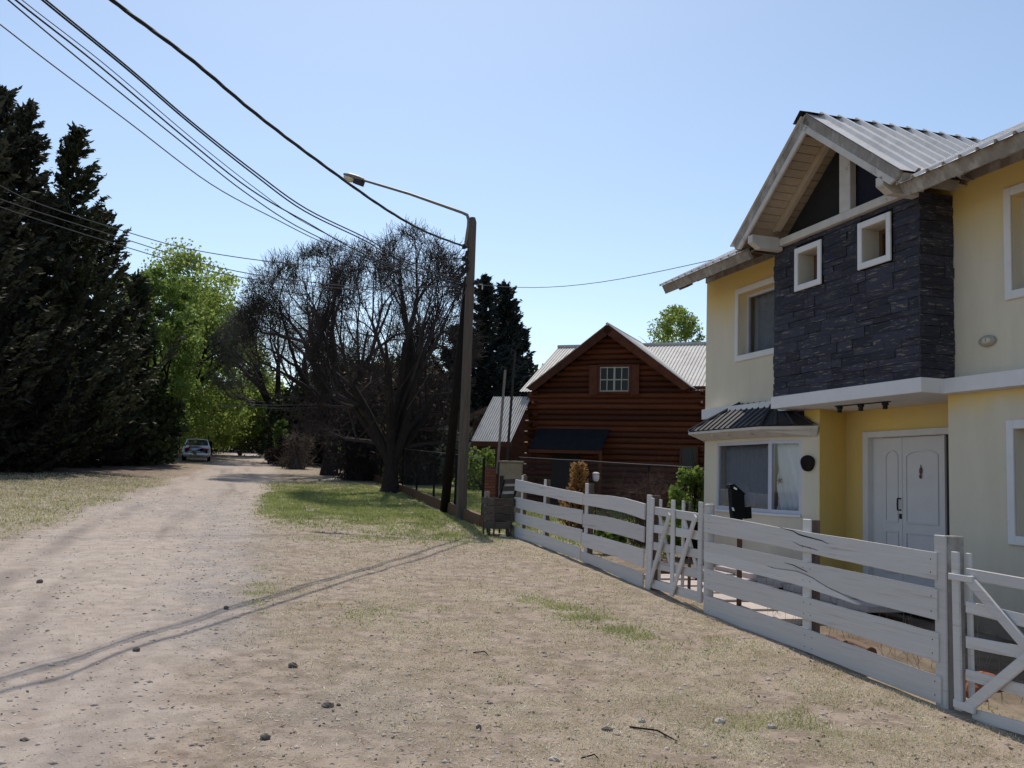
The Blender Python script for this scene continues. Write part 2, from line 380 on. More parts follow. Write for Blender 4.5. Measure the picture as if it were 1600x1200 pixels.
def box_mesh(name, m, bev=.0):
    me = bpy.data.meshes.new(name); h = .5
    me.from_pydata([(x, y, z) for z in (-h, h) for x, y in ((-h, -h), (h, -h), (h, h), (-h, h))], [],
                   [(3, 2, 1, 0), (4, 5, 6, 7), (0, 1, 5, 4), (1, 2, 6, 5), (2, 3, 7, 6), (3, 0, 4, 7)])
    me.materials.append(M[m]); return me
def corr(mb, a, b, c, d, n, amp, nrm, prof='sine', rows=1):
    """corrugated sheet: ribs run a->b / d->c, spread from a to d"""
    a, b, c, d = map(Vector, (a, b, c, d)); nrm = Vector(nrm).normalized()
    if prof == 'sine': us = [(i / (n * 6), amp * math.sin(2 * math.pi * i / 6)) for i in range(n * 6 + 1)]
    else:
        us = []
        for i in range(n):
            for f, hh in ((0, 0), (.70, 0), (.77, amp), (.90, amp), (.97, 0)): us.append(((i + f) / n, hh))
        us.append((1, 0))
    rowsl = []
    for k in range(rows + 1):
        w = k / rows
        rowsl.append([(a.lerp(b, w)).lerp(d.lerp(c, w), u) + nrm * hh for u, hh in us])
    return mb.grid(rowsl)

# =================================================================== GROUND
def density(P):
    """grass masks at world points: green, dry, bare-gravel (0..1)"""
    x, y = P[:, 0], P[:, 1]
    S = x * qV.x + y * qV.y; t = x * dV.x + y * dV.y
    px, py = projnp(P)
    n1 = fbm(x * .9, y * .9); n2 = fbm(x * 3.1 + 40, y * 3.1); n3 = fbm(x * .35 + 9, y * .35 + 3)
    road_r = .35 + .055 * np.clip(t - 18, 0, 60) + .6 * (n1 - .5) * 2 - 1.2 * np.clip((10 - t) / 6, 0, 1)
    road_l = -3.75 + .06 * np.clip(t - 14, 0, 60) + (n3 - .5) * 1.2 + .6 * (n2 - .5)
    def sm(v, w=.5): return 1 / (1 + np.exp(-np.clip(v / (w * .25), -30, 30)))
    road = sm(S - road_l) * sm(road_r - S)
    left = sm(road_l - .2 - S)
    right = sm(S - road_r - .1)
    def el(cx, cy, rx, ry): return np.exp(-((px - cx) / rx) ** 2 - ((py - cy) / ry) ** 2)
    lush = np.clip(1.2 * el(580, 786, 150, 24) + 1.0 * el(650, 806, 100, 16) + 1.4 * el(740, 812, 50, 22) + .5 * el(640, 838, 120, 10) + .8 * el(470, 790, 50, 22), 0, 1)
    lush = np.clip(lush * (3.0 * (n2 - .22)), 0, 1) * .75
    streak = .9 * el(835, 940, 28, 7) + .9 * el(875, 953, 32, 8) + 1.0 * el(920, 968, 34, 9) + .9 * el(965, 984, 34, 9) + .7 * el(1005, 996, 30, 8) + .5 * el(1080, 1010, 60, 10) + .5 * el(1250, 1140, 120, 30) + .35 * el(600, 955, 70, 16) + .4 * el(400, 930, 25, 40)
    dry = .55 * el(1100, 1060, 420, 110) + .7 * el(1400, 1120, 260, 90) + .8 * el(1050, 900, 140, 40) + .45 * el(640, 960, 170, 60) + .35 * el(420, 930, 60, 60) + .25 * el(320, 1060, 60, 60) + .7 * el(870, 850, 120, 25) \
        + .9 * el(1200, 1000, 160, 30) + .5 * el(1080, 1190, 140, 30) + .25 * el(780, 1120, 200, 50) + .3 * el(560, 870, 100, 16)
    dry = np.clip(dry * 1.15 + .12, 0, 1) * np.clip(.15 + 3.2 * (n2 - .34), 0, 1) * right * .9
    vis = (px > -200) & (px < 1800) & (t < 60)
    far_r = right * sm(t - 26, 4) * (1 - sm(t - 40, 6) * .4)
    yard = sm(S - 6.1)
    green = np.clip(lush * right + np.clip(streak, 0, 1) * np.clip(3 * (n2 - .28), 0, 1) * right + .12 * far_r * n2 * 2 + yard * (sm(t - 17, 3) * .8) * n2 * 1.4, 0, 1)
    dry = np.where(vis, dry, right * .5 * n2)
    lg = left * np.clip(.6 + 1.5 * (n1 - .35), 0, 1) * (1 - sm(t - 40, 6) * .85)
    dry = np.clip(dry + .8 * lg + .55 * lush * (1 - n2) + .3 * yard, 0, 1)
    green = np.clip(green + .35 * lg * n2 * 1.5, 0, 1)
    soil = np.clip(yard * sm(16 - t, 3) * (.25 + n2) + sm(road_l - 1.2 - S, 2) * sm(t - 32, 8) * (.3 + n2), 0, 1)  # yard soil; under the conifers, litter with tree shade put into its colour
    # gravel bands: loose stones gathered at the right of the wheel tracks
    grav = np.clip(.9 * el(360, 900, 60, 120) + .5 * el(330, 960, 90, 60) + .5 * el(220, 790, 120, 20) + .35 * n3 * road + .5 * el(560, 1120, 180, 60), 0, 1) * np.clip(n2 * 2 - .3, 0, 1)
    global LAST; LAST = (1 - road, np.clip(3.4 * (fbm(S * 2.6, t * .25, 4) - .50), 0, 1) * road * np.clip(n2 * 2, 0, 1))
    return green, dry, grav, soil, S, t
def gz_np(x, y):
    b = -.1 + .04 * np.clip(y - 7, 0, 133) - .02 * np.maximum(0, y - 140)
    S = x * qV.x + y * qV.y
    near = np.clip(1 - np.abs(y) / 60, 0, 1)
    bump = (fbm(x * .7, y * .7, 3) - .5) * .05 + (fbm(x * 4, y * 4, 3) - .5) * .016
    ruts = -.035 * (np.exp(-((S + .9 + .25 * np.sin(y * .21)) / .22) ** 2) + np.exp(-((S + 2.5 + .25 * np.sin(y * .21 + .4)) / .25) ** 2)) + (fbm(S * 3.2, y * .25, 3) - .5) * .03
    return b + (bump + ruts) * near + np.where(np.abs(S - 5.7) < .5, -.01, 0)
def gz(x, y): return float(gz_np(np.array([x]), np.array([y]))[0])
def axis(lo, hi, step, outlo, outhi, gr=1.12):
    a = list(np.arange(lo, hi, step)); s = step; v = lo; L = []
    while v > outlo: s *= gr; v -= s; L.append(v)
    s = step; v = a[-1]; Rr = []
    while v < outhi: s *= gr; v += s; Rr.append(v)
    return np.array(L[::-1] + a + Rr)
aS = axis(-8, 9, .075, -500, 500); at_ = axis(3.5, 26, .075, -60, 900, 1.05)
SS, TT = np.meshgrid(aS, at_, indexing='ij')
gx = (SS * qV.x + TT * dV.x).ravel(); gyy = (SS * qV.y + TT * dV.y).ravel()
gzz = gz_np(gx, gyy); gv = np.stack([gx, gyy, gzz], 1)
ni, nj = SS.shape
idx = np.arange(ni * nj).reshape(ni, nj)
gf = np.stack([idx[:-1, :-1].ravel(), idx[1:, :-1].ravel(), idx[1:, 1:].ravel(), idx[:-1, 1:].ravel()], 1)
gm, N, L, P = new_mat('ground')
def nd(t, **k):
    n = N.new(t)
    for a, b in k.items(): setattr(n, a, b)
    return n
geo = nd('ShaderNodeNewGeometry'); at1 = nd('ShaderNodeAttribute', attribute_name='cover')
sep = nd('ShaderNodeSeparateColor'); L.new(at1.outputs['Color'], sep.inputs[0])
def noise(sc, det=6, ro=.6):
    n = nd('ShaderNodeTexNoise'); n.inputs['Scale'].default_value = sc; n.inputs['Detail'].default_value = det; n.inputs['Roughness'].default_value = ro
    L.new(geo.outputs['Position'], n.inputs['Vector']); return n.outputs[0]
def ramp(inp, p0, c0, p1, c1):
    r = nd('ShaderNodeValToRGB'); r.color_ramp.elements[0].position = p0; r.color_ramp.elements[1].position = p1
    r.color_ramp.elements[0].color = (*c0, 1); r.color_ramp.elements[1].color = (*c1, 1); L.new(inp, r.inputs[0]); return r.outputs[0]
def mixc(f, a, b):
    m = nd('ShaderNodeMix', data_type='RGBA'); L.new(f, m.inputs[0]); L.new(a, m.inputs[6]); L.new(b, m.inputs[7]); return m.outputs[2]
def mth(op, a, b=None, cl=True):
    m = nd('ShaderNodeMath', operation=op, use_clamp=cl)
    for i, v in enumerate((a, b)):
        if v is None: continue
        if isinstance(v, (int, float)): m.inputs[i].default_value = v
        else: L.new(v, m.inputs[i])
    return m.outputs[0]
big = noise(.5, 5); mid = noise(5, 6); fine = noise(30, 5, .75); vfine = noise(110, 3, .75)
dirt = ramp(big, .35, (.42, .34, .285), .68, (.50, .42, .36))
dirt2 = ramp(mid, .35, (.24, .19, .155), .6, (.50, .425, .365))
dirt = mixc(mth('MULTIPLY', fine, .85), dirt, dirt2)
at3 = nd('ShaderNodeAttribute', attribute_name='verge'); at4 = nd('ShaderNodeAttribute', attribute_name='streak')
vrg = ramp(mid, .38, (.20, .15, .11), .60, (.38, .30, .235))
dirt = mixc(mth('MULTIPLY', at3.outputs['Fac'], .85), dirt, vrg)
stk = nd('ShaderNodeRGB'); stk.outputs[0].default_value = (.235, .19, .165, 1)
dirt = mixc(mth('MULTIPLY', at4.outputs['Fac'], .8), dirt, stk.outputs[0])
grv = ramp(fine, .38, (.17, .155, .15), .6, (.36, .335, .32))
vo = nd('ShaderNodeTexVoronoi'); vo.inputs['Scale'].default_value = 34; L.new(geo.outputs['Position'], vo.inputs['Vector'])
vo2 = nd('ShaderNodeTexVoronoi'); vo2.inputs['Scale'].default_value = 75; L.new(geo.outputs['Position'], vo2.inputs['Vector'])
def spot(v, lo, hi, th):
    r = nd('ShaderNodeMapRange'); r.inputs[1].default_value = hi; r.inputs[2].default_value = lo; L.new(v.outputs['Distance'], r.inputs[0])
    sc = nd('ShaderNodeSeparateColor'); L.new(v.outputs['Color'], sc.inputs[0]); return mth('MULTIPLY', r.outputs[0], mth('GREATER_THAN', sc.outputs[0], th)), sc
blk = nd('ShaderNodeRGB'); blk.outputs[0].default_value = (.13, .11, .10, 1); pal = nd('ShaderNodeRGB'); pal.outputs[0].default_value = (.60, .55, .50, 1)
s1_, c1_ = spot(vo, .12, .30, .80); s2_, c2_ = spot(vo2, .15, .38, .80); s3_, c3_ = spot(vo2, .15, .38, .0)
dirt = mixc(mth('MULTIPLY', s1_, .75), dirt, blk.outputs[0])
dirt = mixc(mth('MULTIPLY', s2_, .7), dirt, pal.outputs[0])
dirt = mixc(mth('MULTIPLY', mth('MULTIPLY', s3_, mth('LESS_THAN', c3_.outputs[0], .16)), .7), dirt, blk.outputs[0])
c = mixc(mth('MULTIPLY', sep.outputs['Blue'], .75), dirt, grv)
dryc = ramp(vfine, .35, (.15, .12, .08), .62, (.48, .42, .30))
c = mixc(mth('MULTIPLY', sep.outputs['Green'], mth('ADD', fine, .25)), c, dryc)
grc = ramp(vfine, .35, (.10, .13, .045), .65, (.26, .28, .11))
c = mixc(mth('MULTIPLY', sep.outputs['Red'], mth('ADD', fine, .35)), c, grc)
at2 = nd('ShaderNodeAttribute', attribute_name='soil_shade')
slc = ramp(fine, .35, (.07, .048, .036), .65, (.16, .11, .085))
c = mixc(mth('MULTIPLY', at2.outputs['Fac'], .85), c, slc)
L.new(c, P.inputs['Base Color']); P.inputs['Roughness'].default_value = .95; P.inputs['Specular IOR Level'].default_value = .15
bp = nd('ShaderNodeBump'); bp.inputs['Strength'].default_value = .8; bp.inputs['Distance'].default_value = .03
L.new(mth('ADD', mth('MULTIPLY', fine, .6), mth('MULTIPLY', vfine, .35), False), bp.inputs['Height']); L.new(bp.outputs[0], P.inputs['Normal'])
M['ground'] = gm
ground = npmesh('ground', gv, gf, 'ground', smooth=True); tag(ground, kind='structure')
gg, dd, gr_, so_, _, _ = density(gv)
ca = ground.data.color_attributes.new('cover', 'FLOAT_COLOR', 'POINT')
buf = np.ones((len(gv), 4), dtype=np.float32); buf[:, 0] = gg; buf[:, 1] = dd; buf[:, 2] = gr_
ca.data.foreach_set('color', buf.ravel())
for nm_, va_ in zip(('verge', 'streak'), LAST): f_ = ground.data.attributes.new(nm_, 'FLOAT', 'POINT'); f_.data.foreach_set('value', va_.astype(np.float32))
fa = ground.data.attributes.new('soil_shade', 'FLOAT', 'POINT'); fa.data.foreach_set('value', so_.astype(np.float32))

# =================================================================== YELLOW HOUSE
S1, S2, S3 = 7.776, 8.254, 8.895
TL, TRC, TRR = 15.5, 9.38, 12.10     # left end of the wall, right and left edge of the porch recess
ZF, ZC, ZB, ZW = .337, 2.80, 2.98, 5.62
TEND = 4.2
house = hthing('yellow_house', 'two storey yellow house with black stone gable bay and white double door', 'house', S2, 10, .0)
def hb(name, m, *a, parent=house, bevel=0):
    return MB().hbox(*a).build(name, m, parent, bevel=bevel)
def wallholes(name, m, S, D, t0, t1, z0, z1, holes, parent=house):
    """wall skin at S facing -S with openings (t0,t1,z0,z1) and reveals of depth D; thickness D"""
    ts = sorted({t0, t1, *[h[0] for h in holes], *[h[1] for h in holes]}); zs = sorted({z0, z1, *[h[2] for h in holes], *[h[3] for h in holes]})
    mb = MB()
    def inh(tc, zc): return any(h[0] < tc < h[1] and h[2] < zc < h[3] for h in holes)
    for i in range(len(ts) - 1):
        for k in range(len(zs) - 1):
            if not inh((ts[i] + ts[i + 1]) / 2, (zs[k] + zs[k + 1]) / 2):
                mb.add([H(S, ts[i], zs[k]), H(S, ts[i], zs[k + 1]), H(S, ts[i + 1], zs[k + 1]), H(S, ts[i + 1], zs[k])], [(0, 1, 2, 3)])
                mb.add([H(S + D, ts[i], zs[k]), H(S + D, ts[i], zs[k + 1]), H(S + D, ts[i + 1], zs[k + 1]), H(S + D, ts[i + 1], zs[k])], [(3, 2, 1, 0)])
    for a, b, e, f in list(holes) + [(t0, t1, z0, z1)]:
        q = [H(S, a, e), H(S, b, e), H(S, b, f), H(S, a, f)]; w = [H(S + D, a, e), H(S + D, b, e), H(S + D, b, f), H(S + D, a, f)]
        mb.add(q + w, [(0, 1, 5, 4), (1, 2, 6, 5), (2, 3, 7, 6), (3, 0, 4, 7)])
    return mb.build(name, m, parent)
def window_unit(S, t0, t1, z0, z1, mull=(), parent=house, fr=.05, m='alu', depth=.05, gd=.02):
    f = MB(); f.hbox(S, S + depth, t0, t0 + fr, z0, z1); f.hbox(S, S + depth, t1 - fr, t1, z0, z1)
    f.hbox(S + .001, S + depth - .001, t0 + fr, t1 - fr, z0, z0 + fr); f.hbox(S + .001, S + depth - .001, t0 + fr, t1 - fr, z1 - fr, z1)
    for k in mull: f.hbox(S + .002, S + depth - .002, k - fr / 2, k + fr / 2, z0 + fr, z1 - fr)
    w = f.build('window', m, parent)
    ks = [t0 + fr, *mull, t1 - fr]
    for a, b in zip(ks[:-1], ks[1:]): MB().hbox(S + gd, S + gd + .006, a, b, z0 + fr, z1 - fr).build('pane', 'glass', w)
    return w
def trim_frame(S, t0, t1, z0, z1, w, proud=.03, parent=house, m='trim_white', name='window_surround'):
    f = MB(); f.hbox(S - proud, S - .002, t0, t0 + w, z0, z1); f.hbox(S - proud, S - .002, t1 - w, t1, z0, z1)
    f.hbox(S - proud, S - .002, t0 + w, t1 - w, z0, z0 + w); f.hbox(S - proud, S - .002, t0 + w, t1 - w, z1 - w, z1)
    return f.build(name, m, parent, bevel=.006)
def curtain(name, label, S, t0, t1, z0, z1, m='curtain', waves=14, amp=.02, gather=0):
    rows = []
    n = waves * 4
    for k in range(9):
        w = k / 8; row = []
        for i in range(n + 1):
            u = i / n
            zz = z1 + (z0 - z1) * w
            uu = u - gather * w * w * (1 - u) * .0
            ph = 2 * math.pi * waves * (u + gather * w * .18)
            row.append(H(S + amp * math.sin(ph) * (.6 + .4 * w), t0 + (t1 - t0) * uu, zz))
        rows.append(row)
    o = MB().grid(rows).build(name, m, None, smooth=True, solid=.003)
    return tag(o, label, 'curtain')
# opening positions
ulL, ulZ1 = onS(1150, 455, S2); ulZ0 = onS(1150, 566, S2)[1]; ulL = onS(1150, 510, S2)[0]
UL = (12.62, ulL - .1, ulZ0 + .1, ulZ1 - .08)
# upper right window: only its left part is in view
ur_t = onS(1571, 380, S2)[0]; ur_z1 = onS(1571, 296, S2)[1]; ur_z0 = onS(1573, 470, S2)[1]
UR = (ur_t - 1.35, ur_t - .1, ur_z0 + .1, ur_z1 - .1)
lr_t = onS(1576, 760, S2)[0]; lr_z1 = onS(1574, 657, S2)[1]; lr_z0 = onS(1578, 851, S2)[1]
LR = (lr_t - 1.35, lr_t - .1, lr_z0 + .1, lr_z1 - .1)
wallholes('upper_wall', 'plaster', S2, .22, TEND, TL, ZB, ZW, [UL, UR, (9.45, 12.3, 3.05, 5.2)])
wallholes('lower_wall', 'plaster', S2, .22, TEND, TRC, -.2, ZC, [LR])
# end walls, back, ceiling slab and inner dark box
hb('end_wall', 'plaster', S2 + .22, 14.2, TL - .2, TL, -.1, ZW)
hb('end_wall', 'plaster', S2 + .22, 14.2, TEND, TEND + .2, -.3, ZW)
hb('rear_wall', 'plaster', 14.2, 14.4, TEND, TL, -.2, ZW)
hb('floor_slab', 'concrete', S2 - .02, 14.1, TEND + .2, TL - .2, -.2, ZF - .004)
hb('upper_floor', 'trim_white', S1 + .3, 14.1, TEND + .2, TL - .2, ZC + .003, ZB - .003)
# white string course
BS = S2 - .035
hb('string_course', 'trim_white', BS, S2 - .001, TEND, 9.245, ZC, ZB - .002, bevel=.004)
hb('string_course', 'trim_white', BS, S2 - .001, 12.475, TL + .035, ZC + .015, ZB + .015, bevel=.004)
hb('balcony_slab', 'trim_white', S1 - .02, S3 + .1, 9.25, 12.50, ZC + .001, ZB - .001, bevel=.004)
# recess: porch
wy = MB()
wy.hbox(S3, S3 + .2, 9.2, 9.39, -.1, ZC); 
dl, dr = onS(1352, 760, S3)[0], TRC + .02
dz = onS(1416, 671.5, S3)[1]
wallholes('porch_wall', 'plaster_yellow', S3, .2, TRC - .1, 12.32, -.1, ZC, [(9.42, dl, ZF, dz)])
hb('porch_return', 'plaster_yellow', S2 + .221, S3 - .001, TRC - .2, TRC - .001, -.1, ZC)
MB().hexa([H(S2 + .02, TRR - .09, -.1), H(S3, 12.241, -.1), H(S3, 12.5, -.1), H(S2 + .02, 12.4, -.1)],
          [H(S2 + .02, TRR - .09, ZC), H(S3, 12.241, ZC), H(S3, 12.5, ZC), H(S2 + .02, 12.4, ZC)]).build('porch_return', 'plaster_yellow', house)
hb('porch_step', 'concrete', S2 - .2, S3 - .001, TRC + .002, 12.2, ZF - .17, ZF)
# door with its frame
door = MB()
fw_ = .11
door.hbox(S3 - .05, S3 + .1, dl - fw_, dl, ZF + .001, dz); door.hbox(S3 - .05, S3 + .1, 9.44, 9.50, ZF + .001, dz)
door.hbox(S3 - .048, S3 + .098, 9.50, dl - fw_, dz - .09, dz - .001)
df = door.build('door_frame', 'door_white', house, bevel=.006)
zt = dz - .09
# left side light panel, narrow leaf, wide leaf, side light
tA, tB, tC, tD = onS(1374, 760, S3)[0], onS(1405.5, 760, S3)[0], onS(1469, 760, S3)[0], 9.50
pl = dl - fw_
def leaf(t0, t1, arch=True):
    S = S3 + .045
    d = MB().hbox(S, S + .045, t0, t1, ZF + .01, zt - .004).build('door', 'door_white', house, bevel=.004)
    a, b = t0 + .07, t1 - .07; n = 10
    if b - a > .1:
        zt0 = zt - .16; zb = ZF + .86
        pts = [(a, zb), (b, zb), (b, zt0 - .10)] + ([(b + (a - b) * i / n, zt0 - .10 + .075 * math.sin(math.pi * i / n) ** .6) for i in range(1, n)] if arch else []) + [(a, zt0 - .10)]
        for sc, ex in ((1, .010), ):
            # raised moulding as a ring
            cx = (a + b) / 2; cz = (zb + zt0) / 2
            inner = [(cx + (p[0] - cx) * (1 - .05 / (b - a)), cz + (p[1] - cz) * .955) for p in pts]
            mb = MB(); m_ = len(pts)
            A = [H(S - .016, *p) for p in pts]; B = [H(S - .016, *p) for p in inner]; C_ = [H(S + .001, *p) for p in pts]; D_ = [H(S + .001, *p) for p in inner]
            mb.add(A + B + C_ + D_, [(i, (i + 1) % m_, m_ + (i + 1) % m_, m_ + i) for i in range(m_)] + [(i, 2 * m_ + i, 2 * m_ + (i + 1) % m_, (i + 1) % m_) for i in range(m_)] + [(m_ + i, m_ + (i + 1) % m_, 3 * m_ + (i + 1) % m_, 3 * m_ + i) for i in range(m_)])
            mb.build('moulding', 'door_white', d)
        zb2, zt2 = ZF + .16, ZF + .74; w = .022
        mb = MB(); mb.hbox(S - .016, S - .001, a, a + w, zb2, zt2); mb.hbox(S - .016, S - .001, b - w, b, zb2, zt2); mb.hbox(S - .015, S - .001, a + w, b - w, zb2, zb2 + w); mb.hbox(S - .015, S - .001, a + w, b - w, zt2 - w, zt2)
        mb.build('moulding', 'door_white', d)
    return d
leaf(tB + .004, tA - .004); main_leaf = leaf(tC + .004, tB - .004)
hb('side_panel', 'door_white', S3 + .05, S3 + .08, tA, pl, ZF, zt)
hb('door_post', 'door_white', S3 + .03, S3 + .1, tC - .05, tC, ZF + .002, zt)
sp_ = hb('side_light', 'car_glass', S3 + .06, S3 + .07, tD, tC - .05, ZF + .002, zt)
mb = MB(); hz0, hz1 = onS(1405, 797, S3)[1], onS(1405, 779, S3)[1]
tm = tB + .03
mb.tube([H(S3 + .045, tm, hz0), H(S3 - .01, tm, hz0), H(S3 - .015, tm, (hz0 + hz1) / 2), H(S3 - .01, tm, hz1), H(S3 + .045, tm, hz1)], .011, 8)
mb.build('handle', 'iron', main_leaf, smooth=True)
MB().hbox(S3 + .03, S3 + .044, tm - .02, tm + .02, hz0 - .12, hz0 - .05).build('lock', 'iron', main_leaf)
kt, kz = onS(1435.5, 738, S3)
mb = MB(); mb.ell(H(S3 + .03, kt, kz + .02), .012, .028, .05, 8, 6, (qV, dV, Vector((0, 0, 1)))); mb.ell(H(S3 + .025, kt, kz - .055), .015, .018, .03, 8, 6, (qV, dV, Vector((0, 0, 1)))); mb.tube([H(S3 + .04, kt, kz + .06), H(S3 + .03, kt, kz + .1)], .006, 6)
mb.build('knocker', 'brown_wood', main_leaf)
# ceiling spotlights on a rail
for i, (x, y) in enumerate(((1312, 637), (1345, 634), (1383, 631))):
    r = ray(x, y); P0 = CAMP + r * ((ZC - .03 - EYE) / r.z)
    s = P0.dot(qV); t = P0.dot(dV)
    if i == 0: a0 = (s, t)
    if i == 2: a2 = (s, t)
    o = MB().tube([H(s, t, ZC - .012), H(s, t, ZC - .045)], .045, 10); o.tube([H(s, t, ZC - .045), H(s, t, ZC - .10)], .032, 10)
    tag(o.build('ceiling_spotlight', 'iron'), ('black ceiling spotlight nearest the bay window under the balcony', 'black ceiling spotlight in the middle of the porch rail', 'black ceiling spotlight nearest the front door head')[i], 'spotlight', 'spotlights under the balcony slab')
tag(MB().beam(H(a0[0], a0[1] + .1, ZC - .007), H(a2[0], a2[1] - .1, ZC - .007), .03, .012).build('lamp_rail', 'iron'), 'thin black rail on the white porch ceiling carrying three spotlights', 'lamp rail')
# windows in the wall
trim_frame(S2, UL[0] - .1, UL[1] + .1, UL[2] - .1, UL[3] + .1, .1)
window_unit(S2 + .15, *UL, mull=(12.95,))
curtain('curtain', 'grey net curtain behind the upper window left of the stone bay', S2 + .3, UL[0], UL[1], UL[2] - .05, UL[3] + .05, waves=9)
trim_frame(S2, UR[0] - .1, UR[1] + .1, UR[2] - .1, UR[3] + .1, .1)
window_unit(S2 + .15, *UR, mull=((UR[0] + UR[1]) / 2,))
curtain('curtain', 'grey curtain behind the upper window at the right edge', S2 + .3, UR[0], UR[1], UR[2] - .05, UR[3] + .05, waves=10)
trim_frame(S2, LR[0] - .1, LR[1] + .1, LR[2] - .1, LR[3] + .1, .1)
window_unit(S2 + .15, *LR, mull=((LR[0] + LR[1]) / 2,))
curtain('curtain', 'grey curtain behind the ground floor window at the right edge', S2 + .3, LR[0], LR[1], LR[2] - .05, LR[3] + .05, waves=10)
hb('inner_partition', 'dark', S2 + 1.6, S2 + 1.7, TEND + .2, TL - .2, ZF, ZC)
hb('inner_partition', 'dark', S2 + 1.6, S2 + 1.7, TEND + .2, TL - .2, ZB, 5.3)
# bulkhead lamp
lt, lz = onS(1545, 533, S2)
fl = hthing('bulkhead_lamp', 'oval caged grey wall lamp beside the black stone bay', 'wall lamp', S2 - .02, lt, lz - .06)
MB().ell(H(S2 - .02, lt, lz), .055, .125, .068, 16, 8, (qV, dV, Vector((0, 0, 1)))).build('housing', 'grey_plastic', fl, smooth=True)
MB().ell(H(S2 - .045, lt - .01, lz), .045, .08, .042, 14, 8, (qV, dV, Vector((0, 0, 1)))).build('lamp_glass', 'lamp_glass', fl, smooth=True)
for o_ in (-.04, .02): MB().tube([H(S2 - .035, lt + o_, lz - .055), H(S2 - .095, lt + o_, lz), H(S2 - .035, lt + o_, lz + .055)], .007, 6).build('guard', 'grey_plastic', fl)

# ---- stone bay
A0, A1 = 9.255, 12.47
ZS0, ZS1 = ZB, 5.24
w1 = (11.22, 11.87, 4.48, 5.12); w2 = (9.76, 10.41, 4.50, 5.13)
def shr(w, k): return (w[0] + k, w[1] - k, w[2] + k, w[3] - k)
h1, h2 = shr(w1, .09), shr(w2, .09)
bayw = wallholes('stone_cladding', 'slate_back', S1 + .03, .25, A0 + .03, A1, ZS0, ZS1, [h1, h2])
MB().hbox(S1 + .281, S2 - .002, A0 + .03, A0 + .1, ZS0, ZS1).build('bay_cheek', 'slate_back', house)
MB().hbox(S1 + .281, S2 - .002, A1 - .1, A1, ZS0, ZS1).build('bay_cheek', 'slate_back', house)
stiles = [jit_mesh('slate', 'slate', .16, s) for s in range(8)]
z = ZS0; row = 0; rr = random.Random(5); cnt = 0
while z < ZS1 - .02:
    hgt = min(rr.choice((.075, .09, .11, .14)), ZS1 - z); t = A0
    if ZS1 - z - hgt < .04: hgt = ZS1 - z
    while t < A1 - .01:
        wd = rr.uniform(.18, .62)
        if A1 - t - wd < .12: wd = A1 - t
        segs = [(t, t + wd)]
        for w in (w1, w2):
            if z + hgt > w[2] + .02 and z < w[3] - .02:
                ns = []
                for a, b in segs:
                    if b <= w[0] or a >= w[1]: ns.append((a, b)); continue
                    if a < w[0]: ns.append((a, w[0]))
                    if b > w[1]: ns.append((w[1], b))
                segs = ns
        for a, b in segs:
            if b - a < .03: continue
            dp = rr.uniform(.015, .034)
            inst('slate', rr.choice(stiles), bayw, H(S1 + .029 - dp / 2, (a + b) / 2, z + hgt / 2), qV * dp, dV * (b - a - .006), Vector((0, 0, hgt - .006))); cnt += 1
        t += wd
    s = S1 - .02
    while s < S2 - .01:
        wd = rr.uniform(.18, .4)
        if S2 - s - wd < .1: wd = S2 - s - .002
        dp = rr.uniform(.022, .04)
        inst('slate', rr.choice(stiles), bayw, H(s + wd / 2, A0 + .029 - dp / 2, z + hgt / 2), dV * dp, -qV * (wd - .006), Vector((0, 0, hgt - .006))); cnt += 1
        s += wd
    z += hgt
print('slates', cnt)
for w, h in ((w1, h1), (w2, h2)):
    trim_frame(S1 - .01, *w, .085, proud=.03)
    lin = MB(); D = .26; g = .012
    lin.hbox(S1 - .009, S1 + D, h[0] - g, h[0] + .001, h[2] - g, h[3] + g); lin.hbox(S1 - .009, S1 + D, h[1] - .001, h[1] + g, h[2] - g, h[3] + g)
    lin.hbox(S1 - .008, S1 + D - .001, h[0], h[1], h[2] - g, h[2] + .001); lin.hbox(S1 - .008, S1 + D - .001, h[0], h[1], h[3] - .001, h[3] + g)
    lin.build('window_reveal', 'reveal', house)
    window_unit(S1 + .235, *h, fr=.06, m='brown_wood')
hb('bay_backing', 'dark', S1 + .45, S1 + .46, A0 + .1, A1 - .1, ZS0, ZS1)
# gable above the bay
TR, ZR, SG = 10.86, 6.72, 7.24
SL = (ZR - 5.35) / 1.87    # gable roof slope
hb('tie_beam', 'white_wood', S1 - .07, S1 + .06, A0 - .0, A1 + .02, 5.243, 5.355, bevel=.008)
pt0, pt1 = onS(1313, 290, S1 - .03)[0], onS(1330, 290, S1 - .03)[0]
hb('king_post', 'white_wood', S1 - .05, S1 + .05, pt1, pt0, 5.357, ZR - .26, bevel=.006)
MB().prism([H(S1 + .12, A1 - .05, 5.357), H(S1 + .12, TR, ZR - .2), H(S1 + .12, (pt0 + pt1) / 2, 5.357)], qV * .03).build('gable_panel', 'dark', house)
MB().prism([H(S1 + .06, A0 + .05, 5.357), H(S1 + .06, (pt0 + pt1) / 2 - .03, 5.357), H(S1 + .06, TR - .1, ZR - .3)], qV * .03).build('gable_panel', 'navy', house)
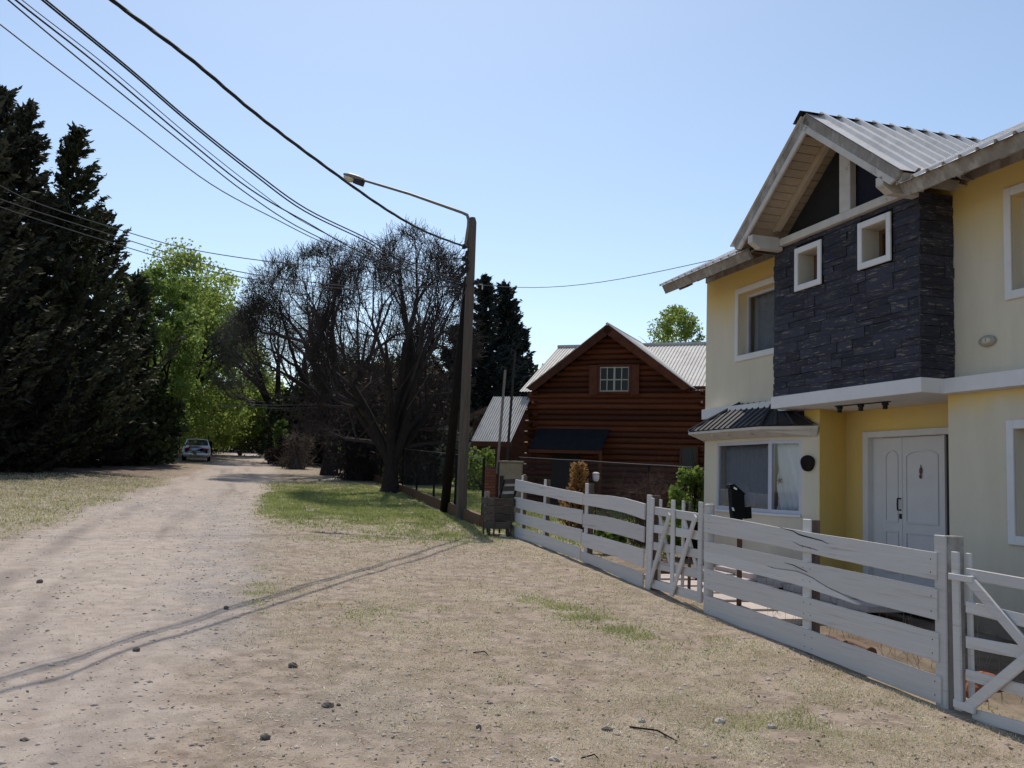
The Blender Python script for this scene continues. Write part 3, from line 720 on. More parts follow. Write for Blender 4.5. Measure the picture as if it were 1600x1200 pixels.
# gable roof: boards, fascia, sheets
nL = Vector(dV * math.sin(math.atan(SL)) + Vector((0, 0, math.cos(math.atan(SL))))); nR = Vector(-dV * math.sin(math.atan(SL)) + Vector((0, 0, math.cos(math.atan(SL)))))
TF = 1.88; zf = ZR - SL * TF
def gpt(side, u, S, off): # u: horizontal distance from ridge, off: along normal
    n = nL if side > 0 else nR
    return H(S, TR + side * u, ZR - SL * u) + n * off
soff = box_mesh('soffit_board', 'soffit_wood')
for side in (1, -1):
    n = nL if side > 0 else nR
    sd = (gpt(side, 1, 8, 0) - gpt(side, 0, 8, 0)).normalized()
    Ltot = TF * math.sqrt(1 + SL * SL); k = 17; w = Ltot / k
    for i in range(k):
        p = gpt(side, 0, (SG + .05 + 9.3) / 2, -.06) + sd * (w * (i + .5))
        if i == 0 and side < 0: p += sd * .02
        inst('soffit_board', soff, house, p, qV * (9.3 - SG - .05), sd * (w - .009), n * .022)
    # fascia: outer dark board and inner white board
    MB().prism([gpt(side, 0 if side > 0 else 0.002, SG, .02), gpt(side, TF + .02, SG, .02), gpt(side, TF + .02, SG, -.10) , gpt(side, .0 if side > 0 else .002, SG, -.115)], qV * .045).build('fascia_board', 'grey_wood', house, bevel=.005)
    MB().prism([gpt(side, .0 if side > 0 else .002, SG, -.117), gpt(side, TF, SG, -.102), gpt(side, TF - .05, SG, -.19), gpt(side, .0 if side > 0 else .002, SG, -.205)], qV * .04).build('barge_board', 'white_wood', house, bevel=.006)
    # rafter against the wall, under the boards
    MB().prism([gpt(side, .16, S1 - .09, -.075), gpt(side, TF - .3, S1 - .09, -.075), gpt(side, TF - .38, S1 - .09, -.17), gpt(side, .22, S1 - .09, -.17)], qV * .08).build('rafter', 'soffit_wood', house, bevel=.004)
    # purlin end carrying the eave
    tc = 12.21 if side > 0 else 9.26; zc = 5.185
    MB().prism([H(SG + .0, tc, zc + .19), H(SG + .0, tc, zc + .08), H(SG + .14, tc, zc - .01), H(S1 - .012, tc, zc - .01), H(S1 - .012, tc, zc + .052), H(S1 - .075, tc, zc + .052), H(S1 - .075, tc, zc + .19)], dV * .13).build('lookout_beam', 'white_wood', house, bevel=.006)
    # eave fascia
    MB().prism([gpt(side, TF + .02, SG + .05, .0), gpt(side, TF + .02, 8.1, .0), gpt(side, TF + .02, 8.1, -.13), gpt(side, TF + .02, SG + .05, -.13)], dV * (-.025 * side)).build('eave_board', 'grey_wood', house, bevel=.004)
    sh = MB(); e = .03
    a, b = gpt(side, .04, SG - e, .035), gpt(side, TF + .06, SG - e, .035)
    c_, d_ = gpt(side, TF + .06, 10.3, .035), gpt(side, .04, 10.3, .035)
    if side > 0: corr(sh, a, b, c_, d_, 11, .05, n, 'trap')
    else: corr(sh, a, b, c_, d_, 11, .05, n, 'trap')
    sh.build('roof_sheet', 'metal_roof' , house, solid=.004)
MB().prism([H(SG + .02, TR - .04, ZR - .11), H(SG + .02, TR + .04, ZR - .11), H(SG + .02, TR + .04, ZR - .26), H(SG + .02, TR - .04, ZR - .26)], qV * .6).build('ridge_beam', 'white_wood', house, bevel=.006)
rc = MB(); rc.grid([[gpt(1, .17, S, .075) for S in (SG - .05, 10.25)], [gpt(1, .0, S, .085) for S in (SG - .05, 10.25)], [gpt(-1, .13, S, .075) for S in (SG - .05, 10.25)]])
rc.build('ridge_cap', 'dark_roof', house, solid=.008)
# main roof either side of the gable
SE, ZE, MS = 7.35, 5.215, .535
SRD = 11.35
nM = (Vector((0, 0, 1)) - qV * MS).normalized()
def mpt(S, t, off=0): return H(S, t, ZE + (S - SE) * MS) + nM * off
for (t0, t1, a_) in ((TEND - .3, 9.1, 0), (12.55, TL + .02, 1)):
    n = int((t1 - t0) / .24)
    sh = MB(); corr(sh, mpt(SE - .04, t0, .02), mpt(SRD, t0, .02), mpt(SRD, t1, .02), mpt(SE - .04, t1, .02), n, .035, nM, 'trap'); sh.build('roof_sheet', 'metal_roof', house, solid=.004)
    MB().prism([mpt(SE, t0, .015), mpt(SE, t0, -.15), mpt(SE + .05, t0, -.15), mpt(SE + .05, t0, .015)], dV * (t1 - t0)).build('eave_board', 'grey_wood', house, bevel=.006)
    sbd = (mpt(9, 0) - mpt(8, 0)).normalized()
    for i in range(8):
        S = SE + .12 + i * .13
        inst('soffit_board', soff, house, mpt(S, (t0 + t1) / 2, -.045), sbd * .14, dV * (t1 - t0 - .01), nM * .02)
    t = t0 + .12
    while t < t1 - .02:
        MB().prism([mpt(SE + .12, t, -.058), mpt(SE + .16, t, -.17), mpt(S2 - .02, t, -.19), mpt(S2 - .02, t, -.058)], dV * .08).build('rafter_tail', 'brown_wood' if a_ else 'white_wood', house, bevel=.005)
        t += .62
    MB().prism([mpt(SRD, t0, 0), mpt(SRD, t0, -.2), H(SE + 2 * (SRD - SE), t0, ZE)], dV * (t1 - t0)).build('rear_roof', 'metal_roof', house)
MB().prism([mpt(SE + 1.0, 9.1, -.02), mpt(SRD, 9.1, -.02), mpt(SRD, 9.1, -.05), mpt(SE + 1.0, 9.1, -.05)], dV * 3.45).build('roof_deck', 'dark', house)
MB().prism([mpt(SRD, 9.1, 0), mpt(SRD, 9.1, -.2), H(SE + 2 * (SRD - SE), 9.1, ZE)], dV * 3.45).build('rear_roof', 'metal_roof', house)
for t in (TEND + .001, TL - .2):
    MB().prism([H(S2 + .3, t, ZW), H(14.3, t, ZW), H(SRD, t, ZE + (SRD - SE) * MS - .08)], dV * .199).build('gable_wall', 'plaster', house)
hb('frieze_board', 'grey_wood', S2 - .03, S2 - .001, 12.475, TL, 5.35, 5.62)
hb('frieze_board', 'grey_wood', S2 - .03, S2 - .001, TEND, 9.245, 5.35, 5.62)
# left rake purlins
for S, zz in ((SE + .25, 0),):
    MB().prism([mpt(S, TL, -.2), mpt(S + .12, TL, -.2), mpt(S + .12, TL, -.07), mpt(S, TL, -.07)], dV * -.3).build('purlin', 'brown_wood', house)
# yellow band under the eaves
# ---- bay window on the ground floor
SBW = 7.95; c0, c1 = 12.83, 14.93
zg1, zg0 = 2.33, 1.245
bay = MB()
poly = [H(S2 + .02, TRR - .07, 0), H(SBW, c0, 0), H(SBW, c1, 0), H(S2 + .02, TL - .05, 0)]
for a, b in ((-.1, zg0 - .02), (zg1 + .015, ZC - .16)):
    bay.prism([p + Vector((0, 0, a)) for p in poly], (0, 0, b - a))
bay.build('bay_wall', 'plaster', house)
def seg(name, m, P0, P1, u0, u1, z0, z1, off0, off1, parent=house, bevel=0):
    d = (P1 - P0).normalized(); n = Vector((-d.y, d.x, 0))
    if n.dot(qV) > 0: n = -n
    a, b = P0 + d * u0, P0 + d * u1
    q = [a + n * off0, b + n * off0, b + n * off1, a + n * off1]
    return MB().hexa([p + Vector((0, 0, z0)) for p in q], [p + Vector((0, 0, z1)) for p in q]).build(name, m, parent, bevel=bevel)
PF0, PF1 = H(SBW, c1, 0), H(SBW, c0, 0); PC1 = H(S2 + .02, TRR - .07, 0)
fL = (PF1 - PF0).length; cL = (PC1 - PF1).length
gl = onS(1120, 740, SBW)[0]
u_gl = c1 - gl
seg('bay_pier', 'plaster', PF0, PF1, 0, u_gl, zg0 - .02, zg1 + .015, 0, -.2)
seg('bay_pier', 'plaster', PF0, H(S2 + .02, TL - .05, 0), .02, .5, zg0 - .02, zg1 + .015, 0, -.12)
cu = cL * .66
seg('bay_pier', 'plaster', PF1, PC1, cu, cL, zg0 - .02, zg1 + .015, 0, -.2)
fr = .055
for (P0, P1, u0, u1) in ((PF0, PF1, u_gl, fL - .0), (PF1, PC1, .0, cu)):
    w = seg('window', 'alu', P0, P1, u0 + .001, u1 - .001, zg0 - .018, zg0 + .04, -.005, -.07)
    seg('frame', 'alu', P0, P1, u0 + .001, u1 - .001, zg1 - .035, zg1 + .013, -.006, -.069, parent=w)
    seg('frame', 'alu', P0, P1, u0 + .002, u0 + .03, zg0 + .04, zg1 - .035, -.005, -.07, parent=w)
    seg('frame', 'alu', P0, P1, u1 - .05, u1 - .002, zg0 + .04, zg1 - .035, -.004, -.071, parent=w)
    seg('pane', 'glass', P0, P1, u0 + .03, u1 - .05, zg0 + .04, zg1 - .035, -.03, -.036, parent=w)
    seg('sill', 'trim_white', P0, P1, u0 - .02, u1, zg0 - .055, zg0 - .02, .03, -.001, parent=w)
# curtains of the bay
curtain('curtain', 'plain grey curtain behind the front pane of the bay window', SBW + .16, c0 + .12, gl - .02, zg0 - .01, zg1 - .02, waves=13, amp=.018)
dch = (PC1 - PF1).normalized(); nin = Vector((dch.y, -dch.x, 0))
if nin.dot(qV) < 0: nin = -nin
rows = []
for k in range(15):
    w = k / 14; row = []
    for i in range(61):
        u = i / 60; zz = zg1 - .02 + (zg0 + .05 - zg1) * w
        ph = 2 * math.pi * 4 * (u - .55 * w) + .6 * math.sin(w * 3)
        am = .034 * (.25 + .75 * w) * (1 + .5 * math.sin(7 * u))
        row.append(PF1 + dch * (.05 + u * (cu - .06)) + nin * (.14 + am * math.sin(ph) + .5 * am * math.sin(2.3 * ph)) + Vector((0, 0, zz)))
    rows.append(row)
tag(MB().grid(rows).build('curtain', 'curtain_white', None, smooth=True, solid=.003), 'white curtain in slanting folds behind the side pane of the bay window', 'curtain')
sx, sz = (PF1 + dch * .13), zg1 - .60
spts = []
for k in range(10):
    a = math.pi / 2 + k * math.pi / 5 + .2; r_ = .058 if k % 2 == 0 else .024
    spts.append(sx + nin * .072 + dch * (r_ * math.cos(a)) + Vector((0, 0, sz + r_ * math.sin(a))))
tag(MB().prism(spts, nin * .004).build('star_ornament', 'mail_black'), 'small black star hanging inside the side pane of the bay window', 'ornament')
# round brown plaque on the pier
pc = PF1 + dch * (cL * .80) - nin * .012; pz = onS(1265, 724, S2 - .02)[1]
pts = [pc + dch * (.118 * math.cos(a) * (1 + .06 * math.sin(3 * a))) + Vector((0, 0, pz + .125 * math.sin(a) * (1 + .04 * math.cos(2 * a)))) for a in [i * math.pi / 11 for i in range(22)]]
tag(MB().prism(pts, -nin * .03).build('log_slice_plaque', 'bark_dark', bevel=.005), 'round dark brown log slice hung on the pier right of the bay window', 'plaque')
# bay roof
SRf = 7.66; zE = 2.535; f0, f1 = 12.62, 14.97
eR = H(S2 - .03, 11.98, zE + .01); eL = H(S2 - .03, TL + .12, zE); tpL, tpR = H(S2 - .036, 14.2, ZB + .012), H(S2 - .036, 13.15, ZB - .01)
F0, F1 = H(SRf, f1, zE), H(SRf, f0, zE)
zz_ = Vector((0, 0, 1))
def n3(a, b, c):
    n = (b - a).cross(c - a).normalized(); return n if n.z > 0 else -n
up_ = zz_ * .02
def trisheet(a, b, top_a, top_b, n, name='roof_sheet'):
    nn = n3(a, b, top_a); mb = MB(); corr(mb, a + up_, top_a + up_, top_b + up_, b + up_, n, .022, nn, 'trap'); return mb.build(name, 'dark_roof', house, solid=.004)
# ribs run straight up the slope on the front facet: clip them at the hips
nn = n3(F0, F1, tpL); nfr = 13
mb = MB()
top_edge = lambda t: tpL.lerp(tpR, min(max((14.2 - t) / 1.05, 0), 1))
rowA = []; rowB = []
us = []
for i in range(nfr):
    for f, hh in ((0, 0), (.70, 0), (.76, .018), (.88, .018), (.95, 0)): us.append(((i + f) / nfr, hh))
us.append((1, 0))
for u, hh in us:
    a = F0.lerp(F1, u); t = f1 + (f0 - f1) * u
    if t > 14.2: q_ = F0.lerp(tpL, (f1 - t) / (f1 - 14.2)) if f1 > 14.2 else tpL
    elif t < 13.15: q_ = F1.lerp(tpR, (t - f0) / (13.15 - f0))
    else: q_ = top_edge(t)
    rowA.append(a + up_ + nn * hh); rowB.append(q_ + up_ + nn * hh)
mb.grid([rowA, rowB]); mb.build('roof_sheet', 'dark_roof', house, solid=.004)
trisheet(F1, eR, tpR, tpR.lerp(H(S2 - .03, 12.9, ZB - .1), 1), 3)
trisheet(eL, F0, H(S2 - .03, 14.5, ZB - .1), tpL, 4)
for a, b in ((F0, tpL), (F1, tpR)): MB().tube([a + up_ * 1.6, b + up_ * 1.9], .028, 6).build('hip_cap', 'dark_roof', house)
bs = MB()
for dz0, k0, dz1, k1 in ((0, 1, -.085, .93),):
    cen = H(S2, 13.6, 0)
    top = [eL, F0, F1, eR]; inn = [H(S2 - .002, TL, zE - .13), H(SBW - .03, c1 + .02, zE - .13), H(SBW - .03, c0 - .02, zE - .13), H(S2 - .002, TRR - .05, zE - .13)]
    bs.grid([[p for p in top], [p - zz_ * .035 for p in top], [p.lerp(q_, .3) - zz_ * .02 for p, q_ in zip(top, inn)], inn])
    bs.grid([top, [H(S2, 15.2, zE + .01), H(S2 - .1, 14.5, zE + .01), H(S2 - .1, 13, zE + .01), H(S2, 12.4, zE + .01)]])
bs.build('bay_cornice', 'white_wood', house, solid=.01)
MB().tube([eL + up_, F0 + up_], .016, 6).build('edge_flashing', 'trim_white', house)
for u in (.30, .52, .8):
    p = F0.lerp(F1, u); MB().prism([p + qV * .05 - zz_ * .05, p + qV * .05 - zz_ * .085, p + qV * .27 - zz_ * .14, p + qV * .27 - zz_ * .10], -dV * .05).build('rafter_tail', 'white_wood', house)

# =================================================================== LOG CABIN
th = R(22.5)
uV = Vector((math.cos(th), -math.sin(th), 0)); vV = Vector((math.sin(th), math.cos(th), 0))
C0 = atD(831, 700, 30.2); C0.z = 0
def K(u, v, z): return C0 + uV * u + vV * v + Vector((0, 0, z))
def onK(x, y, v):  # u,z on the plane v
    r = ray(x, y); k = ((C0 - CAMP).dot(vV) + v) / r.dot(vV); P = CAMP + r * k; return (P - C0).dot(uV), P.z
gC = gy(30) - .1
cab = thing('log_cabin', 'dark red log cabin with a grey corrugated roof behind the fence', 'cabin', K(2.5, 1, gC), -th)
uR = onK(1105, 600, 0)[0]
uA, zA = onK(950, 508, -.45); ueL, zeL = onK(824, 608, -.45); ueR, zeR = onK(1079, 604, -.45)
zEv = (zeL + zeR) / 2; hw = (ueR - ueL) / 2; uA = (ueL + ueR) / 2
SLK = (zA - zEv) / hw
print('cabin', uR, uA, zA, ueL, zeL, ueR, zeR)
lg = bpy.data.meshes.new('log'); tmp = MB().tube([(-.5, 0, 0), (-.17, 0, 0), (.17, 0, 0), (.5, 0, 0)], [.5, .515, .49, .5], 10)
lg.from_pydata(tmp.v, [], tmp.f); lg.materials.append(M['log']); lg.shade_smooth()
wk = MB().fbox(K, (.02, .1, gC), (uR, .2, zEv + .1)).build('front_wall', 'log', cab)
hl = .175; z = gC + .1; i = 0
rr = random.Random(3)
def zroof(u): return zA - abs(u - uA) * SLK
while z < zA - .25:
    a, b = -.0, uR
    if z > zEv - .1:
        k = (zA - .12 - z) / SLK; a, b = uA - k, uA + k
    if z < zEv - .05:
        ex = .16 + .08 * (i % 2) + rr.uniform(-.03, .03)
        a -= ex; b += ex * .6
    # leave the window opening
    inst('log', lg, wk, K((a + b) / 2, rr.uniform(-.015, .015) + .03, z), uV * (b - a), -vV * (hl * 1.02), Vector((0, 0, hl * 1.04)))
    if i % 2 == 0 and z < zEv:  # ends of the side wall's logs at both corners
        for uu in (.08, uR - .1):
            inst('log', lg, wk, K(uu, .35, z + hl / 2), vV * 1.05, uV * hl, Vector((0, 0, hl)))
    z += hl; i += 1
gp = MB().prism([K(uA - hw + .35, .12, zEv), K(uA + hw - .35, .12, zEv), K(uA, .12, zA - .25)], vV * .08).build('gable_wall', 'log', cab)
MB().fbox(K, (.0, .2, gC), (.15, 5.5, zEv - .1)).build('side_wall', 'log', cab)
# gable roof
ZKR = zA
rl, _z = onK(1012, 534, 0); 
# the ridge runs back until it meets the main ridge
r_ = ray(1013, 534); kk = (ZKR - .02 - EYE) / r_.z; PR = CAMP + r_ * kk; vR = (PR - C0).dot(vV); print('vR', vR, (PR - C0).dot(uV))
vR = 3.6
def kp(side, w, v, off=0):
    n = (zz_ + uV * side * SLK).normalized(); return K(uA + side * w, v, ZKR - SLK * w) + n * off
for side in (-1, 1):
    nn = (zz_ + uV * side * SLK).normalized()
    # valley: main roof front slope z = ZKR-.15-(vR-v)*MK
    mb = MB(); corr(mb, kp(side, 0, -.5, .03), kp(side, hw + .02, -.5, .03), kp(side, hw + .02, .55, .03), kp(side, 0, vR, .03), 44, .012, nn); mb.build('roof_sheet', 'zinc', cab, solid=.004)
    MB().prism([kp(side, 0, -.47, .015), kp(side, hw + .02, -.47, .015), kp(side, hw - .1, -.47, -.20), kp(side, 0, -.47, -.24)], vV * .06).build('barge_board', 'log', cab)
    MB().prism([kp(side, 0.02, -.4, -.03), kp(side, hw, -.4, -.03), kp(side, hw, -.4, -.06), kp(side, 0.02, -.4, -.06)], vV * .55).build('soffit', 'log', cab)
mb = MB().tube([K(uA, -.52, ZKR + .03), K(uA, vR, ZKR + .03)], .05, 6); mb.build('ridge_cap', 'zinc', cab)
MK = (ZKR - zEv - .02) / (vR - .05)
ulf = onK(808, 600, .0)[0]
nK = (zz_ - vV * MK).normalized()
def mk(u, v, off=0): return K(u, v, ZKR - .05 - (vR - v) * MK) + nK * off
urt = uR + 3
uridgeL = onK(872, 540, vR)[0]; print('ridge left', uridgeL, 'eave left', ulf)
ul = min(uridgeL, -.3)
for a, b, n in ((ul, uA - .2, 28), (uA + .2, urt, 50)):
    mb = MB(); corr(mb, mk(a, 0.0, .0), mk(a, vR, .0), mk(b, vR, 0), mk(b, 0.0, 0), n, .012, nK, rows=1)
    # keep only what lies outside the gable wing
    mb.build('roof_sheet', 'zinc', cab, solid=.004)
MB().tube([mk(ul, vR, .03), mk(urt, vR, .03)], .06, 6).build('ridge_cap', 'zinc', cab)
MB().prism([mk(ul, vR, -.02), mk(ul, vR, -.06), K(ul, 2 * vR, zEv)], uV * (urt - ul)).build('rear_roof', 'zinc', cab)
MB().prism([mk(ul + .3, 0.3, -.06), K(ul + .3, 2 * vR - .3, zEv), mk(ul + .3, vR, -.08)], uV * .12).build('gable_wall', 'log', cab)
MB().beam(mk(uA + hw - .1, -.0, -.06), mk(urt, -.0, -.06), .05, .14).build('eave_board', 'log', cab)
MB().fbox(K, (uR, .25, gC), (urt, .4, zEv)).build('front_wall', 'log', cab)
# porch roof on the left
zpt = zEv - .22; vp = -1.55; zpb = onK(736, 689, vp)[1]; upL = onK(736, 689, vp)[0]
utL = onK(800, 614, .1)[0]
print('porch', zpt, zpb, upL, utL)
mb = MB(); nP = (zz_ - vV * ((zpt - zpb) / (-vp))).normalized()
corr(mb, K(upL, vp, zpb), K(upL, 0.05, zpt), K(-.1, 0.05, zpt), K(-.1, vp, zpb), 17, .014, nP); mb.build('porch_roof', 'zinc', cab, solid=.004)
MB().beam(K(upL, vp + .05, zpb - .08), K(-.05, vp + .05, zpb - .08), .06, .14).build('porch_beam', 'log', cab)
for u in (onK(776, 700, vp)[0],):
    MB().beam(K(u, vp + .1, gC - .2), K(u, vp + .1, zpb - .1), .16, .16).build('porch_post', 'log', cab)
# awning over the door
za1 = onK(835, 672, 0)[1]; za0 = onK(900, 703, -.9)[1]; u0 = onK(826, 703, -.9)[0]; u1 = onK(940, 703, -.9)[0]
aw = MB().prism([K(u0, -.9, za0), K(u0, -.9, za0 + .05), K(u0, -.1, za1 + .05), K(u0, -.1, za1)], uV * (u1 - u0)).build('awning', 'awning', cab)
MB().beam(K(u0, -.88, za0 - .06), K(u1, -.88, za0 - .06), .05, .10).build('awning_fascia', 'shutter', cab)
MB().fbox(K, (u0 + .5, -.13, gC), (u0 + 1.4, -.09, gC + 2.0)).build('door', 'dark', cab)
MB().beam(K(u1 - .05, -.86, gC), K(u1 - .05, -.86, za0 - .08), .1, .1).build('awning_post', 'log', cab)
# window with shutters
a0_, zq1 = onK(938, 572, -.12); a1_, _ = onK(983, 572, -.12); zw1 = onK(960, 573, -.12)[1]; zw0 = onK(960, 612, -.12)[1]
wf = MB()
wf.fbox(K, (a0_ - .07, -.14, zw0 - .07), (a0_, -.08, zw1 + .07)); wf.fbox(K, (a1_, -.14, zw0 - .07), (a1_ + .07, -.08, zw1 + .07)); wf.fbox(K, (a0_, -.139, zw1), (a1_, -.081, zw1 + .07)); wf.fbox(K, (a0_, -.139, zw0 - .07), (a1_, -.081, zw0))
win = wf.build('window', 'log', cab)
MB().fbox(K, (a0_, -.10, zw0), (a1_, -.09, zw1)).build('pane', 'pane_dark', win)
bars = MB(); mid_ = (a0_ + a1_) / 2
for k, w in ((0, .025), (.25, .014), (.5, .03), (.75, .014), (1, .025)):
    x = a0_ + (a1_ - a0_) * k; bars.fbox(K, (x - w, -.125, zw0), (x + w, -.102, zw1))
for k in (.03, .48, .97): bars.fbox(K, (a0_, -.124, zw0 + (zw1 - zw0) * k - .017), (a1_, -.103, zw0 + (zw1 - zw0) * k + .017))
bars.build('glazing_bars', 'window_frame', win)
for a, b in ((onK(921, 590, -.12)[0], a0_ - .08), (a1_ + .08, onK(999, 590, -.12)[0])):
    MB().fbox(K, (a, -.15, zw0 - .1), (b, -.11, zw1 + .06)).build('shutter', 'shutter', cab)
sxu, szz = onK(1062, 712, -.1)
f = MB(); f.fbox(K, (sxu, -.13, szz - .35), (sxu + .06, -.08, szz + .3)); f.fbox(K, (sxu + .5, -.13, szz - .35), (sxu + .56, -.08, szz + .3)); f.fbox(K, (sxu + .06, -.129, szz + .24), (sxu + .5, -.081, szz + .3)); w_ = f.build('window', 'shutter', cab)
MB().fbox(K, (sxu + .06, -.11, szz - .35), (sxu + .5, -.10, szz + .24)).build('pane', 'pane_dark', w_)

# neighbour's low brown roof seen beyond the utility pole
nb = thing('far_shed', 'small dark shed with a low brown roof left of the log cabin', 'shed', atD(765, 760, 44) * 1.0, -.3)
pA, pB, pC = atD(722, 652, 44), atD(790, 622, 44), atD(830, 640, 44)
MB().prism([pA, pB, pC, pC - zz_ * .15, pB - zz_ * .18, pA - zz_ * .15], Vector((1, 3.5, 0))).build('roof', 'brown_wood', nb)
MB().prism([pA + Vector((.5, .3, -.2)), pB + Vector((0, .3, -.25)), pC + Vector((0, .3, -.2)), Vector((pC.x, pC.y + .3, 1.0)), Vector((pA.x + .5, pA.y + .3, 1.0))], Vector((.9, 3, 0))).build('wall', 'log', nb)

# =================================================================== WHITE RANCH FENCE
LA, LB = onG(1475, 1105), onG(806, 838)           # fence line on the ground
def fl_(x, y, off=0):
    P = vplane(x, y, LA, LB); n = Vector((LB.y - LA.y, LA.x - LB.x, 0)).normalized()
    if n.dot(qV) < 0: n = -n
    return P + n * off
fN = Vector((LB.y - LA.y, LA.x - LB.x, 0)).normalized(); fN = fN if fN.dot(qV) > 0 else -fN
def board(parent, tl, bl, tr, br, th=.028, off=0, seg_=10, wav=.006, m='fence_white', name='board', bow=0, wear=0, midbow=0):
    """plank between pixel-measured corners on the fence plane: top-left, bottom-left, top-right, bottom-right"""
    TL_, BL_, TR_, BR_ = [fl_(*p) for p in (tl, bl, tr, br)]
    fr_, bk = [], []; ph = random.random() * 9
    rows = []
    for i in range(seg_ + 1):
        u = i / seg_
        t_ = TL_.lerp(TR_, u); b_ = BL_.lerp(BR_, u)
        w = zz_ * (wav * math.sin(ph + u * 5.5) + random.uniform(-.5, .5) * wav + midbow * math.sin(math.pi * u)); w2 = zz_ * (wav * math.sin(ph * 2 + u * 7) + random.uniform(-.5, .5) * wav + midbow * math.sin(math.pi * u))
        o_ = fN * (off + bow * math.sin(math.pi * u))
        rows.append([t_ + w + o_, b_ + w2 + o_, b_ + w2 + o_ + fN * th, t_ + w + o_ + fN * th, t_ + w + o_])
    mb = MB().grid(rows)
    n = 5; o0 = 0; oe = seg_ * n
    mb.f.append((0, 3, 2, 1)); mb.f.append((oe, oe + 1, oe + 2, oe + 3))
    return mb.build(name, m, parent, bevel=.004)
def vpost(parent, xt, yt, w, d, off, zb=None, m='fence_white', name='post', round_=False, xb=None, yb=None, dep=None, core='fence_inner'):
    """post with the top centre seen at (xt,yt), standing at 'off' behind the fence plane"""
    A, B = LA + fN * off, LB + fN * off
    T = vplane(xt, yt, A, B)
    if xb: Bt = vplane(xb, yb, A, B)
    else: Bt = Vector((T.x, T.y, gz(T.x, T.y) - .15))
    fd = (LB - LA); fd.z = 0; fd.normalize()
    if round_:
        return MB().tube([Bt, T - zz_ * .015, T], [w / 2, w / 2, w / 2 - .015], 12).build(name, m, parent)
    q = [(-w / 2, 0), (w / 2, 0), (w / 2, .022), (-w / 2, .022)]
    MB().hexa([Bt + fd * i + fN * j for i, j in q], [T + fd * i + fN * j for i, j in q]).build('face_board', 'fence_white', parent, bevel=.006)
    m = core; mb = MB(); q = [(-w / 2 + .004, .0225), (w / 2 - .004, .0225), (w / 2 - .004, d), (-w / 2 + .004, d)]
    mb.hexa([Bt + fd * i + fN * j for i, j in q], [T - zz_ * .004 + fd * i + fN * j for i, j in q]); return mb.build(name, m, parent, bevel=.008)
gfl = 'sections of the white board fence'
f1_ = thing('board_fence', 'white four board fence section between the wooden bin and the small gate', 'fence', fl_(910, 873), -YAW, gfl)
B_ = lambda *a, **k: board(*a, **k)
# first bay (left), second bay
for (tl, bl, tr, br) in (((805, 749), (804, 766), (910, 771), (909, 788)), ((803, 777), (802, 792), (909, 797), (908, 819)),
                         ((802, 800), (801, 815), (908, 827), (907, 848)), ((799, 820), (798, 837), (906, 855), (905, 874))):
    B_(f1_, tl, bl, tr, br)
for (tl, bl, tr, br), mbw in (((( 912, 771), (911, 789), (1007, 787), (1006, 812)), .03), (((911, 803), (910, 824), (1006, 823), (1005, 848)), .03),
                         (((909, 833), (908, 853), (1005, 859), (1004, 888)), .02), (((908, 861), (907, 876), (1004, 896), (1003, 918)), .008)):
    B_(f1_, tl, bl, tr, br, midbow=mbw)
vpost(f1_, 816, 743, .11, .1, .03); vpost(f1_, 851.5, 749, .12, .1, .03); vpost(f1_, 916.5, 755, .14, .12, .03)
vpost(f1_, 1014, 773, .15, .15, .0)
f2_ = thing('board_fence', 'white four board fence section between the two gates with a split second board', 'fence', fl_(1280, 1030), -YAW, gfl)
# the long bay: boards run from the small gate to the thick post
def lerp2(a, b, u): return (a[0] + (b[0] - a[0]) * u, a[1] + (b[1] - a[1]) * u)
longb = [((1100, 803), (1100, 831), (1463, 865), (1463, 906)), ((1100, 845), (1100, 876), (1464, 921), (1464, 969)),
         ((1100, 888), (1100, 918), (1466, 991), (1466, 1034)), ((1100, 929), (1100, 959), (1470, 1057), (1470, 1100))]
B_(f2_, *longb[0], seg_=18)
# second board is split: a crack runs along it and its lower splinter has sprung loose
tl, bl, tr, br = longb[1]
crk = [(.30, .55), (.40, .45), (.46, .55), (.52, .78), (.60, .93), (.68, 1.0)]
def bp2(u, v, off=0):
    a = lerp2(tl, tr, u); b = lerp2(bl, br, u); p = lerp2(a, b, v); return fl_(*p, off)
rows = []
N_ = 30
def crack(u):
    if u <= crk[0][0]: return .55
    for (a, va), (b, vb) in zip(crk[:-1], crk[1:]):
        if u <= b: return va + (vb - va) * (u - a) / (b - a)
    return 1.0
for i in range(N_ + 1):
    u = i / N_; v = crack(u) - .02 if u > .28 else .52
    v = v if u < .69 else 1.0
    rows.append([bp2(u, 0), bp2(u, v), bp2(u, v, .028), bp2(u, 0, .028), bp2(u, 0)])
mb = MB().grid(rows); mb.f.append((0, 3, 2, 1)); e = N_ * 5; mb.f.append((e, e + 1, e + 2, e + 3)); mb.build('board', 'fence_white', f2_)
rows = []
for i in range(21):
    u = i / 20 * .66
    v0 = crack(u) + (.02 + .10 * max(0, u - .35)) if u > .28 else .52
    v1 = 1.0 + .16 * max(0, u - .4) / .26 + .02
    if u > .6: v0 = min(v0 + (u - .6) * 2.0, v1 - .01)
    rows.append([bp2(u, v0, -.001), bp2(u, v1, -.001), bp2(u, v1, .027), bp2(u, v0, .027), bp2(u, v0, -.001)])
mb = MB().grid(rows); mb.f.append((0, 3, 2, 1)); e = 20 * 5; mb.f.append((e, e + 1, e + 2, e + 3)); tag(mb.build('board', 'fence_white', f2_), 'loose splintered lower half of the split board')
B_(f2_, *longb[2], seg_=18); B_(f2_, *longb[3], seg_=18)
vpost(f2_, 1109, 787, .12, .12, .06, round_=True, m='fence_white')
vpost(f2_, 1260, 811, .14, .12, .035)
pp = vpost(f2_, 1467.5, 836, .13, .19, .015, core='grey_wood'); tag(pp, 'thick square end post, bare and grey on its side')
mb = MB()
